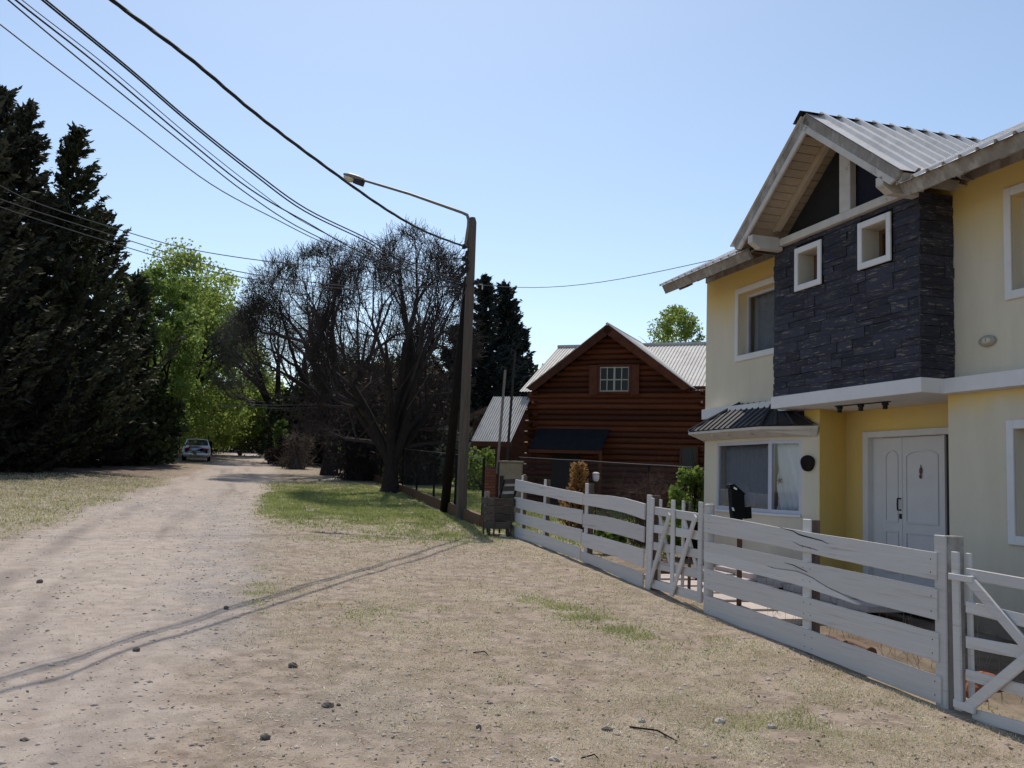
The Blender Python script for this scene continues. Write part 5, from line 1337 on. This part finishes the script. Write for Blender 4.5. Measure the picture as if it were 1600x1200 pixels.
blades('green_grass', 'grass_green', 330000, (0, 6.3), (6, 40), 23, 'g', 'lush green grass around the utility pole and bare tree', (.02, .065), .005)
blades('roadside_grass', 'grass_mid', 200000, (-17, -2), (10, 44), 24, 'm', 'greenish grass on the left side of the road before the conifers', (.02, .05), .006)
blades('roadside_straw', 'grass_dry', 200000, (-17, -2), (10, 44), 26, 'd', 'straw coloured grass on the left side of the road before the conifers', (.02, .05), .005)
blades('yard_grass', 'grass_green', 60000, (5.9, 12), (14, 36), 25, 'g', 'green lawn behind the fences beside the log cabin', (.03, .08), .006)
# fallen leaves and bits of straw
for nm_, mt_, n_, sd_, lab_ in (('leaf_litter', 'leaf_brown', 5000, 51, 'brown leaf litter and bark bits strewn over the verge'), ('straw_bits', 'grass_dry', 16000, 52, 'pale flat straw bits strewn over the verge')):
    P_, r = scatter(n_, (-5, 5.5), (4.3, 26), sd_); g_, d_, gv_, so, S_, t_ = density(P_)
    P_ = P_[r.rand(len(P_)) < np.clip((S_ + 1.5) / 3, .12, 1)]; n = len(P_); a = r.uniform(0, 2 * np.pi, n); L_ = (r.uniform(.008, .022, n) * (1.5 if nm_[0] == 's' else 1))[:, None]; W_ = L_ * (.14 if nm_[0] == 's' else .5)
    u_ = np.stack([np.cos(a), np.sin(a), r.normal(0, .25, n)], 1); w_ = np.stack([-np.sin(a), np.cos(a), r.normal(0, .3, n)], 1); P_[:, 2] += .006
    v = np.stack([P_ - u_ * L_, P_ + w_ * W_, P_ + u_ * L_, P_ - w_ * W_], 1).reshape(-1, 3)
    tag(npmesh(nm_, v, np.arange(4 * n).reshape(-1, 4), mt_), lab_, 'litter', kind='stuff')
# dead stalks poking through the fence
r = np.random.RandomState(5); mb = MB()
for i in range(60):
    S_ = r.uniform(5.95, 6.6); t_ = r.uniform(6.4, 10.3); p = H(S_, t_, 0); p.z = gz(p.x, p.y)
    q_ = p + Vector((r.normal(0, .1), r.normal(0, .1), r.uniform(.15, .6))); mb.tube([p, p.lerp(q_, .5) + Vector((.01, .02, 0)), q_], .002, 3, False)
tag(mb.build('dead_stalks', 'twig_pale'), 'thin dead weed stalks standing behind the white fence', 'weeds', kind='stuff')

# =================================================================== TREES
def skel(rng, base, H_, trunk_h, r0, spread=.6, depth=5, kids=(3, 4), lenk=.72, up=.15, lean=(0, 0), first=None, wob=.12, lmin=.05, trunk_segs=4, r_exp=.62):
    """branch skeleton -> (P0,P1,R0,R1,tips) numpy arrays"""
    A = []; tips = []
    def go(p, d, L_, r, k):
        n = 3 if k > 0 else 2; q = p
        for i in range(n):
            d = (d + Vector((rng.normal(0, wob), rng.normal(0, wob), rng.normal(0, wob) + up * .3))).normalized()
            if d.z < -.05: d = Vector((d.x, d.y, abs(d.z) * .3)).normalized()
            e = q + d * (L_ / n); ra, rb = r * (1 - .35 * i / n), r * (1 - .35 * (i + 1) / n)
            A.append((q, e, ra, rb)); 
            if k > 0 and i >= (1 if k < depth else 0):
                for c in range(rng.randint(0, 3) if i < n - 1 else rng.randint(kids[0], kids[1] + 1)):
                    ax = Vector((rng.normal(), rng.normal(), rng.normal())).cross(d)
                    if ax.length < .1: continue
                    ax.normalize(); nd_ = (d * math.cos(spread * rng.uniform(.6, 1.25)) + ax * math.sin(spread * rng.uniform(.6, 1.25)) + Vector((0, 0, up))).normalized()
                    go(e, nd_, L_ * lenk * rng.uniform(.75, 1.15), rb * r_exp * rng.uniform(.8, 1.1), k - 1)
            q = e
        if k == 0: tips.append((q, d))
    p = Vector(base); d = Vector((lean[0], lean[1], 1)).normalized()
    for i in range(trunk_segs):
        e = p + d * (trunk_h / trunk_segs); A.append((p, e, r0 * (1.25 if i == 0 else 1 - .1 * i), r0 * (1 - .1 * (i + 1)))); p = e
        d = (d + Vector((rng.normal(0, .05), rng.normal(0, .05), 0))).normalized()
    for (dx, dy, dz, Lf, rf) in first: go(p, Vector((dx, dy, dz)).normalized(), H_ * Lf, r0 * rf, depth)
    return A, tips
def seg_mesh(name, A, m, parent, nmax=6, thick=1.0):
    P0 = np.array([tuple(a[0]) for a in A]); P1 = np.array([tuple(a[1]) for a in A]); R0 = np.array([a[2] for a in A]); R1 = np.array([a[3] for a in A])
    d = P1 - P0; d /= np.linalg.norm(d, axis=1)[:, None] + 1e-9
    ref = np.where(np.abs(d[:, 2:3]) > .9, np.array([[1., 0, 0]]), np.array([[0, 0, 1.]])); x = np.cross(d, ref); x /= np.linalg.norm(x, axis=1)[:, None]; y = np.cross(d, x)
    out = None
    big = R0 > .03
    for sel, n in ((big, 7), (~big, 3)):
        if not sel.any(): continue
        a = np.arange(n) * 2 * np.pi / n; c, s = np.cos(a), np.sin(a)
        off = x[sel][:, None] * c[None, :, None] + y[sel][:, None] * s[None, :, None]
        A0 = P0[sel][:, None] + off * (R0[sel] * thick)[:, None, None]; A1 = P1[sel][:, None] + off * (R1[sel] * thick)[:, None, None]
        v = np.concatenate([A0, A1], 1).reshape(-1, 3); k = sel.sum()
        i = np.arange(n); f = np.stack([i, (i + 1) % n, n + (i + 1) % n, n + i], 1)
        f = (np.arange(k)[:, None, None] * 2 * n + f[None]).reshape(-1, 4)
        if out is None: out = (v, f)
        else: out = (np.concatenate([out[0], v]), np.concatenate([out[1], f + len(out[0])]))
    return npmesh(name, out[0], out[1], m, parent=parent)
def leaves(name, P_, m, parent, size, rng, aspect=1.6, droop=0., dirs=None, kind=None, loc=(0, 0, 0)):
    n = len(P_); a = rng.normal(size=(n, 3))
    if dirs is not None: a = a * .55 + dirs
    a[:, 2] -= droop; a /= np.linalg.norm(a, axis=1)[:, None]
    b = np.cross(a, rng.normal(size=(n, 3))); b /= np.linalg.norm(b, axis=1)[:, None] + 1e-9
    s = (size * rng.uniform(.6, 1.4, n))[:, None]
    A = a * s * aspect; B = b * s * .5
    v = np.stack([P_ - A * .5, P_ + B - A * .05, P_ + A * .5, P_ - B - A * .05], 1).reshape(-1, 3)
    o = npmesh(name, v, np.arange(4 * n).reshape(-1, 4), m, parent=parent, loc=loc)
    if kind: o['kind'] = kind
    return o
def pos(x, D, zoff=0):
    """ground point seen in column x at distance D"""
    hx_ = 749.5 + .035 * (x - 800); P_ = atD(x, hx_, D); return Vector((P_.x, P_.y, gy(P_.y) + zoff))
def ztop(x, y, D): return atD(x, y, D).z

def conifer(x, D, ytop, Rad, label, m='needle', seed=0, dens=1., skirt=.05, size=.17, tipup=.5, shape=.75, group='dark conifers on the left of the road', name='conifer', leanx=0, twig=True, drop=.25, tkr=.1):
    rng = np.random.RandomState(seed); tp_ = atD(x, ytop, D); B = Vector((tp_.x, D, gy(D))); Ht = (tp_.z - B.z) * (.965 if Rad > 1 else .95)
    o = thing(name, label, 'tree', B, 0, group)
    top = B + Vector((leanx, 0, Ht))
    MB().tube([B - zz_ * .2, B.lerp(top, .4), B.lerp(top, .8), top], [Rad * .07 + tkr, Rad * .05 + tkr / 2, tkr / 2, tkr * .15], 8).build('trunk', 'bark_dark', o)
    P_ = []; Dr = []; seg_ = []; lsk = 1 if Rad > 1 else .3
    nb = int(Ht * 16 * dens)
    for i in range(nb):
        u = skirt + (1 - skirt) * (i + rng.rand()) / nb; az = rng.uniform(0, 2 * np.pi)
        Lb = (Rad * ((1 - u) ** shape) * rng.uniform(.5, 1.1)) * (1.3 if rng.rand() < .1 else 1) + .15 * lsk
        o0 = np.array(B.lerp(top, u)); hd_ = np.array([math.cos(az), math.sin(az), 0]); sd_ = np.array([-hd_[1], hd_[0], 0])
        def bp(w): return o0 + hd_ * Lb * w + np.array([0, 0, 1]) * Lb * (.12 * w - drop * w * (1 - w) * 2 + tipup * w ** 3)
        n = max(2, int(Lb * 1.5)); pv = o0
        for k in range(n):
            w = (k + 1) / n; p = bp(w); seg_.append((Vector(pv), Vector(p), .03 * (1 - w) + .008, .02 * (1 - w) + .006)); pv = p
        ns = int(6 + Lb * 7)
        for w in rng.uniform(.12, 1.02, ns):
            p = bp(w); sg = rng.uniform(-1, 1); dd_ = hd_ * (.5 + .5 * w) + sd_ * sg * (1.15 - .6 * w) + np.array([0, 0, rng.uniform(-.35, .35) + tipup * w])
            dd_ /= np.linalg.norm(dd_); ls = rng.uniform(.25, .6) * (.55 + Lb / 7) * lsk
            m_ = 6; js = np.linspace(.05, 1, m_)[:, None]
            bend = np.array([0, 0, 1]) * (js ** 2) * ls * .25
            P_.append(p + dd_ * ls * js + bend + rng.normal(size=(m_, 3)) * .035 * lsk); Dr.append(np.tile(dd_, (m_, 1)))
    for k in range(int(Ht * 4)):
        u = 1 - rng.rand() ** 1.5 * .10; c = 3; P_.append(np.array(B.lerp(top, u)) + rng.normal(size=(c, 3)) * .07 * lsk); Dr.append(np.tile([0, 0, 1.], (c, 1)))
    P_ = np.concatenate(P_); Dr = np.concatenate(Dr)
    if twig: seg_mesh('branches', seg_, 'bark_dark', o)
    leaves('crown', P_, m, o, size, rng, 2.6, 0, Dr * 1.3)
    return o, len(P_)
tot = 0
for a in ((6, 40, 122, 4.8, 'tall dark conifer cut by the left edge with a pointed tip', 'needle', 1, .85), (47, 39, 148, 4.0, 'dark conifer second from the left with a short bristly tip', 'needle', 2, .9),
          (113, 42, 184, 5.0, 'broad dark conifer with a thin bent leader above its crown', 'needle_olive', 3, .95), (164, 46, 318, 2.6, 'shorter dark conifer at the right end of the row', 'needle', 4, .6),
          (214, 50, 425, 1.3, 'low brownish conifer before the lime green tree', 'needle_olive', 5, .5), (-80, 35, 70, 5.2, 'dark conifer outside the left edge casting shade on the grass', 'needle', 6, .6), (-210, 32, 60, 5.0, 'farther dark conifer added outside the left edge for its shade', 'needle', 7, .6),  # the two outside the left edge are unseen, added for their shade
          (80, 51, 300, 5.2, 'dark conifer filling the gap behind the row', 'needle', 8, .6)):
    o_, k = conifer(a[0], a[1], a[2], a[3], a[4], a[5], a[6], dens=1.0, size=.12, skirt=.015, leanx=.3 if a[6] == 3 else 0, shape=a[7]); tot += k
print('conifer leaves', tot)
conifer(757, 58, 424, 3.0, 'tall dark blue pine left of its narrow twin behind the utility pole', 'needle_blue', 11, dens=1.2, size=.13, shape=.8, group='dark pines behind the log cabin', name='pine_tree', tipup=.3)
conifer(790, 60, 438, 1.5, 'narrow dark blue cypress with a blunt tip behind the log cabin', 'needle_blue', 12, dens=1.5, size=.13, shape=.45, group='dark pines behind the log cabin', name='cypress_tree', tipup=.6)
conifer(716, 60, 505, 2.8, 'lower dark pine left of the tall twins', 'needle_blue', 13, dens=1.1, size=.14, shape=.8, group='dark pines behind the log cabin', name='pine_tree')
conifer(812, 62, 505, 2.3, 'lower dark pine just over the cabin roof edge', 'needle_blue', 14, dens=1.1, size=.14, shape=.8, group='dark pines behind the log cabin', name='pine_tree')

def broadleaf(x, D, ytop, Rx, label, m, seed, dens=1., size=.16, trunk=.25, low=.1, depth=3, group=None, name='leafy_tree', bark='bark', Rz=None, clump=.55, leanx=0, cnt=9000, round_=1.0):
    rng = np.random.RandomState(seed); tp_ = atD(x, ytop, D); B = Vector((tp_.x, D, gy(D))); Ht = tp_.z - B.z
    o = thing(name, label, 'tree', B, 0, group)
    first = [(math.cos(a), math.sin(a) * 1, rng.uniform(.9, 2.2), .21, .6) for a in [i * 2.1 + rng.rand() for i in range(4)]] + [(0.05, 0, 1, .25, .75)]
    A, tips = skel(rng, B, Ht, Ht * trunk, .02 * Ht + .03, .55, depth, (2, 3), .72, .12, first=first)
    seg_mesh('trunk', A, bark, o)
    # clumps of leaves through an uneven crown volume
    nc = int(70 * dens); C = []
    for i in range(nc):
        th_ = rng.uniform(0, 2 * np.pi); rr_ = rng.rand() ** .45; hh = rng.uniform(low, 1)
        prof = math.sin(math.pi * min(max((hh - low * .6) / (1.02 - low * .6), 0), 1) ** round_) ** .6
        C.append((B.x + leanx + Rx * prof * rr_ * math.cos(th_) * rng.uniform(.8, 1.12), B.y + Rx * prof * rr_ * math.sin(th_), B.z + hh * Ht - .3))
    C = np.array(C); ids = rng.randint(0, nc, cnt); rad = rng.uniform(.35, 1.0, nc)[ids][:, None] * clump * Rx / 3
    d_ = rng.normal(size=(cnt, 3)); d_ /= np.linalg.norm(d_, axis=1)[:, None]; P_ = C[ids] + d_ * rad * rng.rand(cnt, 1) ** .4 * np.array([1, 1, .8])
    leaves('crown', P_, m, o, size, rng, 1.5, .2)
    return o
# spring green trees on the left of the road
broadleaf(292, 68, 394, 6.2, 'bright lime green tree in spring leaf behind the conifers', 'leaf_lime', 31, dens=2.8, size=.16, low=.14, cnt=36000, clump=.9, name='leafy_tree', round_=.8)
broadleaf(250, 53, 420, 3.2, 'darker green tree wedged between conifers and lime tree', 'leaf_green', 32, dens=1.6, size=.15, low=.05, cnt=16000, clump=.8, name='leafy_tree')
broadleaf(340, 78, 505, 5.4, 'lime green tree leaning over the parked car', 'leaf_lime', 33, dens=2.4, size=.17, low=.10, cnt=28000, clump=.85, name='leafy_tree')
broadleaf(1058, 52, 476, 2.1, 'round light green tree top above the cabin roof', 'leaf_lime', 34, dens=2.2, size=.09, low=.5, cnt=13000, clump=.9, name='leafy_tree')
broadleaf(440, 60, 650, .6, 'ivy covered slim stump beside the far road', 'leaf_green', 35, dens=.6, size=.12, low=.05, cnt=1500, clump=1.4, name='ivy_column')

# bare trees
def bare(x, D, ytop, label, seed, first, r0, trunk_h, depth=5, lenk=.70, spread=.5, up=.12, leanb=(0, 0), Hs=1., m='twig', group='bare trees by the road', leafm=None, nleaf=0, kids=(2, 3), Rx=3.):
    rng = np.random.RandomState(seed); B = pos(x, D); B.z -= .1; Ht = (ztop(x, ytop, D) - B.z)
    o = thing('bare_tree', label, 'tree', B, 0, group)
    A, tips = skel(rng, B, Ht * Hs, trunk_h, r0, spread, depth, kids, lenk, up, leanb, first, wob=.11)
    T = np.array([tuple(t[0]) for t in tips]); kz = (Ht - trunk_h) / (np.percentile(T[:, 2], 95) - B.z - trunk_h); kx = Rx / np.percentile(np.abs(T[:, 0] - B.x), 82); ky = Rx / np.percentile(np.abs(T[:, 1] - B.y), 82)
    cz = B.z + Ht * .54; Rz = Ht * .46 - .35
    def sc(p):
        dz = p.z - B.z - trunk_h
        if dz <= 0: return p
        f = min(1, dz / 1.2); q_ = Vector((B.x + (p.x - B.x) * (1 + (kx - 1) * f), B.y + (p.y - B.y) * (1 + (ky - 1) * f), B.z + trunk_h + dz * kz))
        e = math.sqrt(((q_.x - B.x) / Rx) ** 2 + ((q_.y - B.y) / Rx) ** 2 + ((q_.z - cz) / Rz) ** 2)
        if e > .9 and q_.z > cz - Rz * .5:
            k = (.9 + .3 * (e - .9)) / e; q_ = Vector((B.x + (q_.x - B.x) * k, B.y + (q_.y - B.y) * k, cz + (q_.z - cz) * k))
        return q_
    A = [(sc(a), sc(b), r, q_) for a, b, r, q_ in A]; tips = [(sc(t[0]), t[1]) for t in tips]
    for p, d in list(tips):
        for k in range(2):
            e_ = d * .8 + Vector(rng.normal(size=3)) * .55 + Vector((0, 0, .25)); e_.normalize(); L2 = rng.uniform(.25, .6) * Ht / 10
            m_ = p + e_ * L2 * .5; e2_ = (e_ + Vector(rng.normal(size=3)) * .3).normalized(); A.append((p, m_, .0055, .005)); A.append((m_, m_ + e2_ * L2 * .5, .005, .003))
    trunk = [a for a in A if a[2] > r0 * .22]; tw = [a for a in A if a[2] <= r0 * .22]
    tw = [(a, b, max(r, .0075 * Ht / 10), max(q_, .0055 * Ht / 10)) for a, b, r, q_ in tw]
    seg_mesh('trunk', trunk, 'bark', o); seg_mesh('twigs', tw, m, o)
    zs = [t[0].z for t in tips]; print('bare', len(A), len(tips), 'top', max(zs), 'want', B.z + Ht)
    if leafm:
        T = np.array([tuple(t[0]) for t in tips]); T = T[rng.randint(0, len(T), nleaf)] + rng.normal(size=(nleaf, 3)) * .12
        leaves('buds', T, leafm, o, .07, rng, 1.4, kind='stuff')
    return o
bare(611, 34.3, 352, 'bare dark forked tree nearest the utility pole with a wide twiggy crown', 41,
     [(-.75, .1, .95, .235, .58), (.6, -.1, .95, .225, .55), (0.05, .4, 1.4, .25, .60), (-.2, -.6, 1.0, .22, .5), (.9, .3, .85, .19, .42), (-.95, .1, .8, .20, .42), (.15, -.2, 1.5, .25, .5)], .38, 1.1, depth=5, lenk=.70, spread=.66, up=.03, Rx=3.0, kids=(2, 3))
bare(515, 47, 372, 'taller bare tree with a straight dark trunk left of the forked one', 42,
     [(-.9, .1, .8, .24, .52), (.7, -.1, .9, .22, .5), (0.05, .3, 1.4, .25, .58), (-.4, -.5, .9, .24, .5), (-1.0, 0, .75, .22, .42), (.6, .5, .7, .2, .4)], .42, 3.0, depth=5, lenk=.70, spread=.66, up=.03, leafm='leaf_green', nleaf=900, Rx=4.6, kids=(2, 3))
bare(430, 66, 462, 'distant bare tree arching over the far road with a few new leaves', 43,
     [(-.9, .1, .8, .25, .55), (.7, -.1, .9, .23, .5), (0.05, .3, 1.3, .26, .6), (-.5, -.5, .9, .24, .5)], .42, 3.2, depth=5, lenk=.70, spread=.62, up=.03, leafm='leaf_green', nleaf=3500, Rx=4.4, m='twig_haze')

# dark undergrowth and hedges, each a bush of its own
def bush(x, D, w, h, label, m, seed, cnt=4000, size=.12, name='bush', group=None, twigs=60, flat=1., tm='bark_dark', spiky=0, tk=1.):
    rng = np.random.RandomState(seed); B = pos(x, D)
    o = thing(name, label, 'bush', B, 0, group)
    nc = max(30, int(w * h * 5)); C = []
    for i in range(nc):
        a = rng.uniform(0, 2 * np.pi); r_ = rng.rand() ** .5; hh = rng.rand()
        k = math.sqrt(max(0, 1 - (hh * .9) ** 2)); C.append((B.x + w / 2 * r_ * k * math.cos(a), B.y + w / 2 * .8 * r_ * k * math.sin(a), B.z + h * (.08 + .86 * hh)))
    C = np.array(C); ids = rng.randint(0, nc, cnt); rad = rng.uniform(.4, 1, nc)[ids][:, None] * min(w, h) * .24
    d_ = rng.normal(size=(cnt, 3)); d_ /= np.linalg.norm(d_, axis=1)[:, None]; P_ = C[ids] + d_ * rad * rng.rand(cnt, 1) ** .4
    P_[:, 2] = np.maximum(P_[:, 2], B.z + .02)
    if spiky: leaves('foliage', P_, m, o, size, rng, 3, 0, np.tile([0, 0, 1.2], (cnt, 1)))
    elif cnt: leaves('foliage', P_, m, o, size, rng, 1.5)
    A = []
    for i in range(twigs):
        c_ = Vector(C[rng.randint(nc)]); b_ = B + Vector((rng.normal() * .1 * w, rng.normal() * .1 * w, 0)); m_ = b_.lerp(c_, .5) + Vector((rng.normal() * .08, rng.normal() * .08, .1)); A += [(b_, m_, .02, .012), (m_, c_, .012, .006)]
        for j in range(4): e_ = c_ + Vector(rng.normal(size=3) * .16 * min(w, h)) + zz_ * .1; A.append((c_, e_, .006, .003))
    seg_mesh('stems', A, tm, o, thick=tk)
    return o
gu = 'undergrowth behind the bare trees'
ul_ = [(395, 95, 9, 7, 'leaf_dark', 'dark tree mass at the far bend of the road'), (420, 80, 5, 4.6, 'leaf_olive2', 'green bush right of the far road end'), (470, 64, 5.5, 5.2, 'leaf_dark', 'dense dark evergreen bush beyond the ivy stump'),
       (545, 62, 6.5, 6.4, 'leaf_brown', 'tall brown thicket between the two bare trunks'), (505, 70, 7, 6.8, 'leaf_olive2', 'grey green mass behind the straight bare trunk'), (600, 58, 6.5, 6.4, 'leaf_brown', 'brown tangle right behind the forked bare tree'), (655, 55, 5.5, 6.2, 'leaf_brown', 'brown green thicket left of the brace pole'),
       (690, 60, 5, 6.0, 'leaf_dark', 'dark bush behind the top of the brace pole'), (648, 41, 3.6, 4.3, 'leaf_brown', 'brown twiggy thicket right of the forked bare trunk'), (563, 43, 4.0, 4.2, 'leaf_brown', 'brown twiggy thicket left of the forked bare trunk'), (575, 50, 3.2, 2.6, 'leaf_green', 'small yellow green bush glowing between the bare trunks'), (535, 75, 8, 8.0, 'leaf_green', 'green crowned thicket deep between the bare trees'),
       (632, 66, 8, 7.6, 'leaf_olive2', 'green brown broad thicket filling behind the forked tree')]
for i, (x, D, w, h, m_, lab) in enumerate(ul_): bush(x, D, w, h, lab, m_, 60 + i, cnt=int(w * h * (130 if D > 45 else 90)), size=.22 if D > 45 else .12, group=gu, twigs=120 if D > 45 else 420, tm='twig')
gl2 = 'undergrowth under the left conifers'
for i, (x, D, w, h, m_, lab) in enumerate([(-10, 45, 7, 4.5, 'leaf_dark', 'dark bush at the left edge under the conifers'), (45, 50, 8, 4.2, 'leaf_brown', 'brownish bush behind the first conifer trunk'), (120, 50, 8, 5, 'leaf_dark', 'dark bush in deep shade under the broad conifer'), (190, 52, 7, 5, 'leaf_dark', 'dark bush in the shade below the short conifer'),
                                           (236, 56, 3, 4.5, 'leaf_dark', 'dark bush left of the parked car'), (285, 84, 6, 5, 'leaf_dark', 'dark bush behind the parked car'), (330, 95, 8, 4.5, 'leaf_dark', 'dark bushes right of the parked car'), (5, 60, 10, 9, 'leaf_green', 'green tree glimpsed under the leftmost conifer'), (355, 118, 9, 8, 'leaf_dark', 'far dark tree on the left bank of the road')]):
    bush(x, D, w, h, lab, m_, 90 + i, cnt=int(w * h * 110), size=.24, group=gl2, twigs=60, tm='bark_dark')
bush(447, 58, 2.8, 1.7, 'rounded brown green shrub by the right edge of the far road', 'leaf_brown', 111, cnt=3000, size=.10, twigs=120, tm='twig')
bush(462, 54, 2.0, 1.9, 'twiggy pinkish shrub on a thin stem beside the road', 'leaf_brown', 112, cnt=900, size=.08, twigs=260, tm='twig_pale')
bush(683, 42, 3.6, 2.6, 'pale olive shrub with silvery leaves behind the chain link fence', 'leaf_olive', 113, cnt=4200, size=.13, twigs=60)
bush(722, 46, 3.2, 2.4, 'green grey shrub behind the utility pole', 'leaf_olive', 114, cnt=2600, size=.14, twigs=60)
bush(745, 38, 2.0, 1.6, 'small green shrub under the porch roof', 'leaf_green', 115, cnt=1500, size=.1, twigs=40)
conifer(905, 20.5, 722, .36, 'dry orange conical shrub behind the white fence', 'leaf_orange', 116, dens=7, size=.028, shape=.7, group='dried shrubs', name='dry_shrub', tipup=.9, skirt=.02, tkr=.02)
for o_ in bpy.data.objects:
    if o_.name == 'dry_shrub': del o_['group']; o_['category'] = 'shrub'
bush(1008, 19, 1.7, 1.45, 'leafless reddish twiggy bush before the log cabin', 'leaf_brown', 117, cnt=0, size=.05, twigs=150, tm='twig_red', tk=.4)
bush(1080, 17.2, 1.1, 1.6, 'bright green leafy bush against the corner of the yellow house', 'leaf_green', 118, cnt=3800, size=.06, twigs=30)
bush(955, 17.5, .9, .5, 'low green weeds behind the second fence bay', 'leaf_green', 119, cnt=1400, size=.05, twigs=20)
# far woodland closing the view
rng = np.random.RandomState(77); C = []
for i in range(420):
    X = rng.uniform(-95, 60); Y = rng.uniform(125, 160) if X < -10 else rng.uniform(85, 110)
    if -46 < X < -36 and Y < 150: continue
    C.append((X, Y, gy(Y) + rng.rand() ** 1.3 * rng.uniform(4, 10)))
C = np.array(C); ids = rng.randint(0, len(C), 26000); P_ = C[ids] + rng.normal(size=(26000, 3)) * np.array([1.5, 1.5, 1.1])
o = leaves('far_woodland', P_, 'leaf_dark', None, .75, rng, 1.3, loc=(0, 120, 4)); tag(o, 'distant dark woodland closing the end of the road', 'woodland', kind='stuff')

# =================================================================== PARKED CAR
cp = pos(306, 62); cp.z = gz(cp.x, cp.y)
car = thing('parked_car', 'white sedan parked in the shade at the left of the far road', 'car', cp, .30)
Cm = MW[car.name]
def CP(x, y, z): return Cm @ Vector((x, y, z))   # y forward (away), x right
def lathe_sections(secs): # secs: list of (y, [(x,z)...]) right half, mirrored
    rows = []
    for y, pr in secs: rows.append([CP(x, y, z) for x, z in pr] + [CP(-x, y, z) for x, z in reversed(pr)])
    return rows
def prof(hw, zb, zs, zt): return [(0, zb), (hw * .92, zb), (hw, zb + .12), (hw * 1.02, zb + .3), (hw, zs - .05), (hw * .93, zt), (0, zt + .01)]
b = MB(); secs = [(-2.1, prof(.72, .38, .75, .80)), (-2.02, prof(.80, .27, .88, .95)), (-1.6, prof(.84, .24, .90, .98)), (-.8, prof(.85, .24, .92, .97)), (.6, prof(.85, .24, .90, .95)), (1.4, prof(.84, .24, .86, .88)), (2.0, prof(.78, .28, .70, .74)), (2.15, prof(.66, .36, .58, .62))]
rows = lathe_sections(secs); b.grid(rows); n = len(rows[0]); b.f.append(tuple(range(n))); b.f.append(tuple((len(rows) - 1) * n + i for i in range(n))[::-1])
b.build('body', 'car_white', car, smooth=True)
g = MB(); rr_ = [(-1.45, .74, .96), (-.85, .60, 1.36), (-.2, .60, 1.41), (.35, .60, 1.38), (1.1, .72, .95)]
lo = [CP(x * s_, y, .95) for y, x, z in rr_ for s_ in (1,)]
g.grid([[CP(-.76, y, .94), CP(-x, y, z), CP(x, y, z), CP(.76, y, .94)] for y, x, z in rr_]); gb = g.build('windows', 'car_glass', car)
r2 = MB(); r2.grid([[CP(-.60, y, z + .012), CP(0, y, z + .045), CP(.60, y, z + .012)] for y, z in ((-.87, 1.36), (-.2, 1.41), (.37, 1.385))]); r2.build('roof', 'car_white', car, solid=.02, smooth=True)
for s_ in (-1, 1):
    for y0, z0, y1, z1 in ((-1.45, .96, -.86, 1.375), (1.1, .95, .36, 1.39)): MB().tube([CP(s_ * .75, y0, z0), CP(s_ * .61, y1, z1)], .035, 5).build('pillar', 'car_white', car)
    MB().tube([CP(s_ * .745, -.1, .95), CP(s_ * .61, -.15, 1.40)], .03, 5).build('pillar', 'car_white', car)
    MB().add([], []).hexa([CP(s_ * .42, -2.13, .66), CP(s_ * .76, -2.08, .66), CP(s_ * .77, -1.98, .66), CP(s_ * .42, -2.0, .66)], [CP(s_ * .42, -2.12, .80), CP(s_ * .76, -2.07, .80), CP(s_ * .77, -1.98, .80), CP(s_ * .42, -2.0, .80)]).build('taillight', 'tail', car)
    for y in (-1.3, 1.35):
        w = MB().tube([CP(s_ * .68, y, .30), CP(s_ * .86, y, .30)], .30, 18).build('wheel', 'tyre', car)
        MB().tube([CP(s_ * .80, y, .30), CP(s_ * .875, y, .30)], .18, 12).build('rim', 'rim', w)
MB().prism([CP(-.25, -2.135, .52), CP(.25, -2.135, .52), CP(.25, -2.135, .63), CP(-.25, -2.135, .63)], CP(0, .03, 0) - CP(0, 0, 0)).build('number_plate', 'white_wood', car)
MB().prism([CP(-.76, -2.16, .34), CP(.76, -2.16, .34), CP(.76, -2.16, .48), CP(-.76, -2.16, .48)], CP(0, .12, 0) - CP(0, 0, 0)).build('bumper', 'car_white', car, bevel=.03)
print('done objects', len(bpy.data.objects))
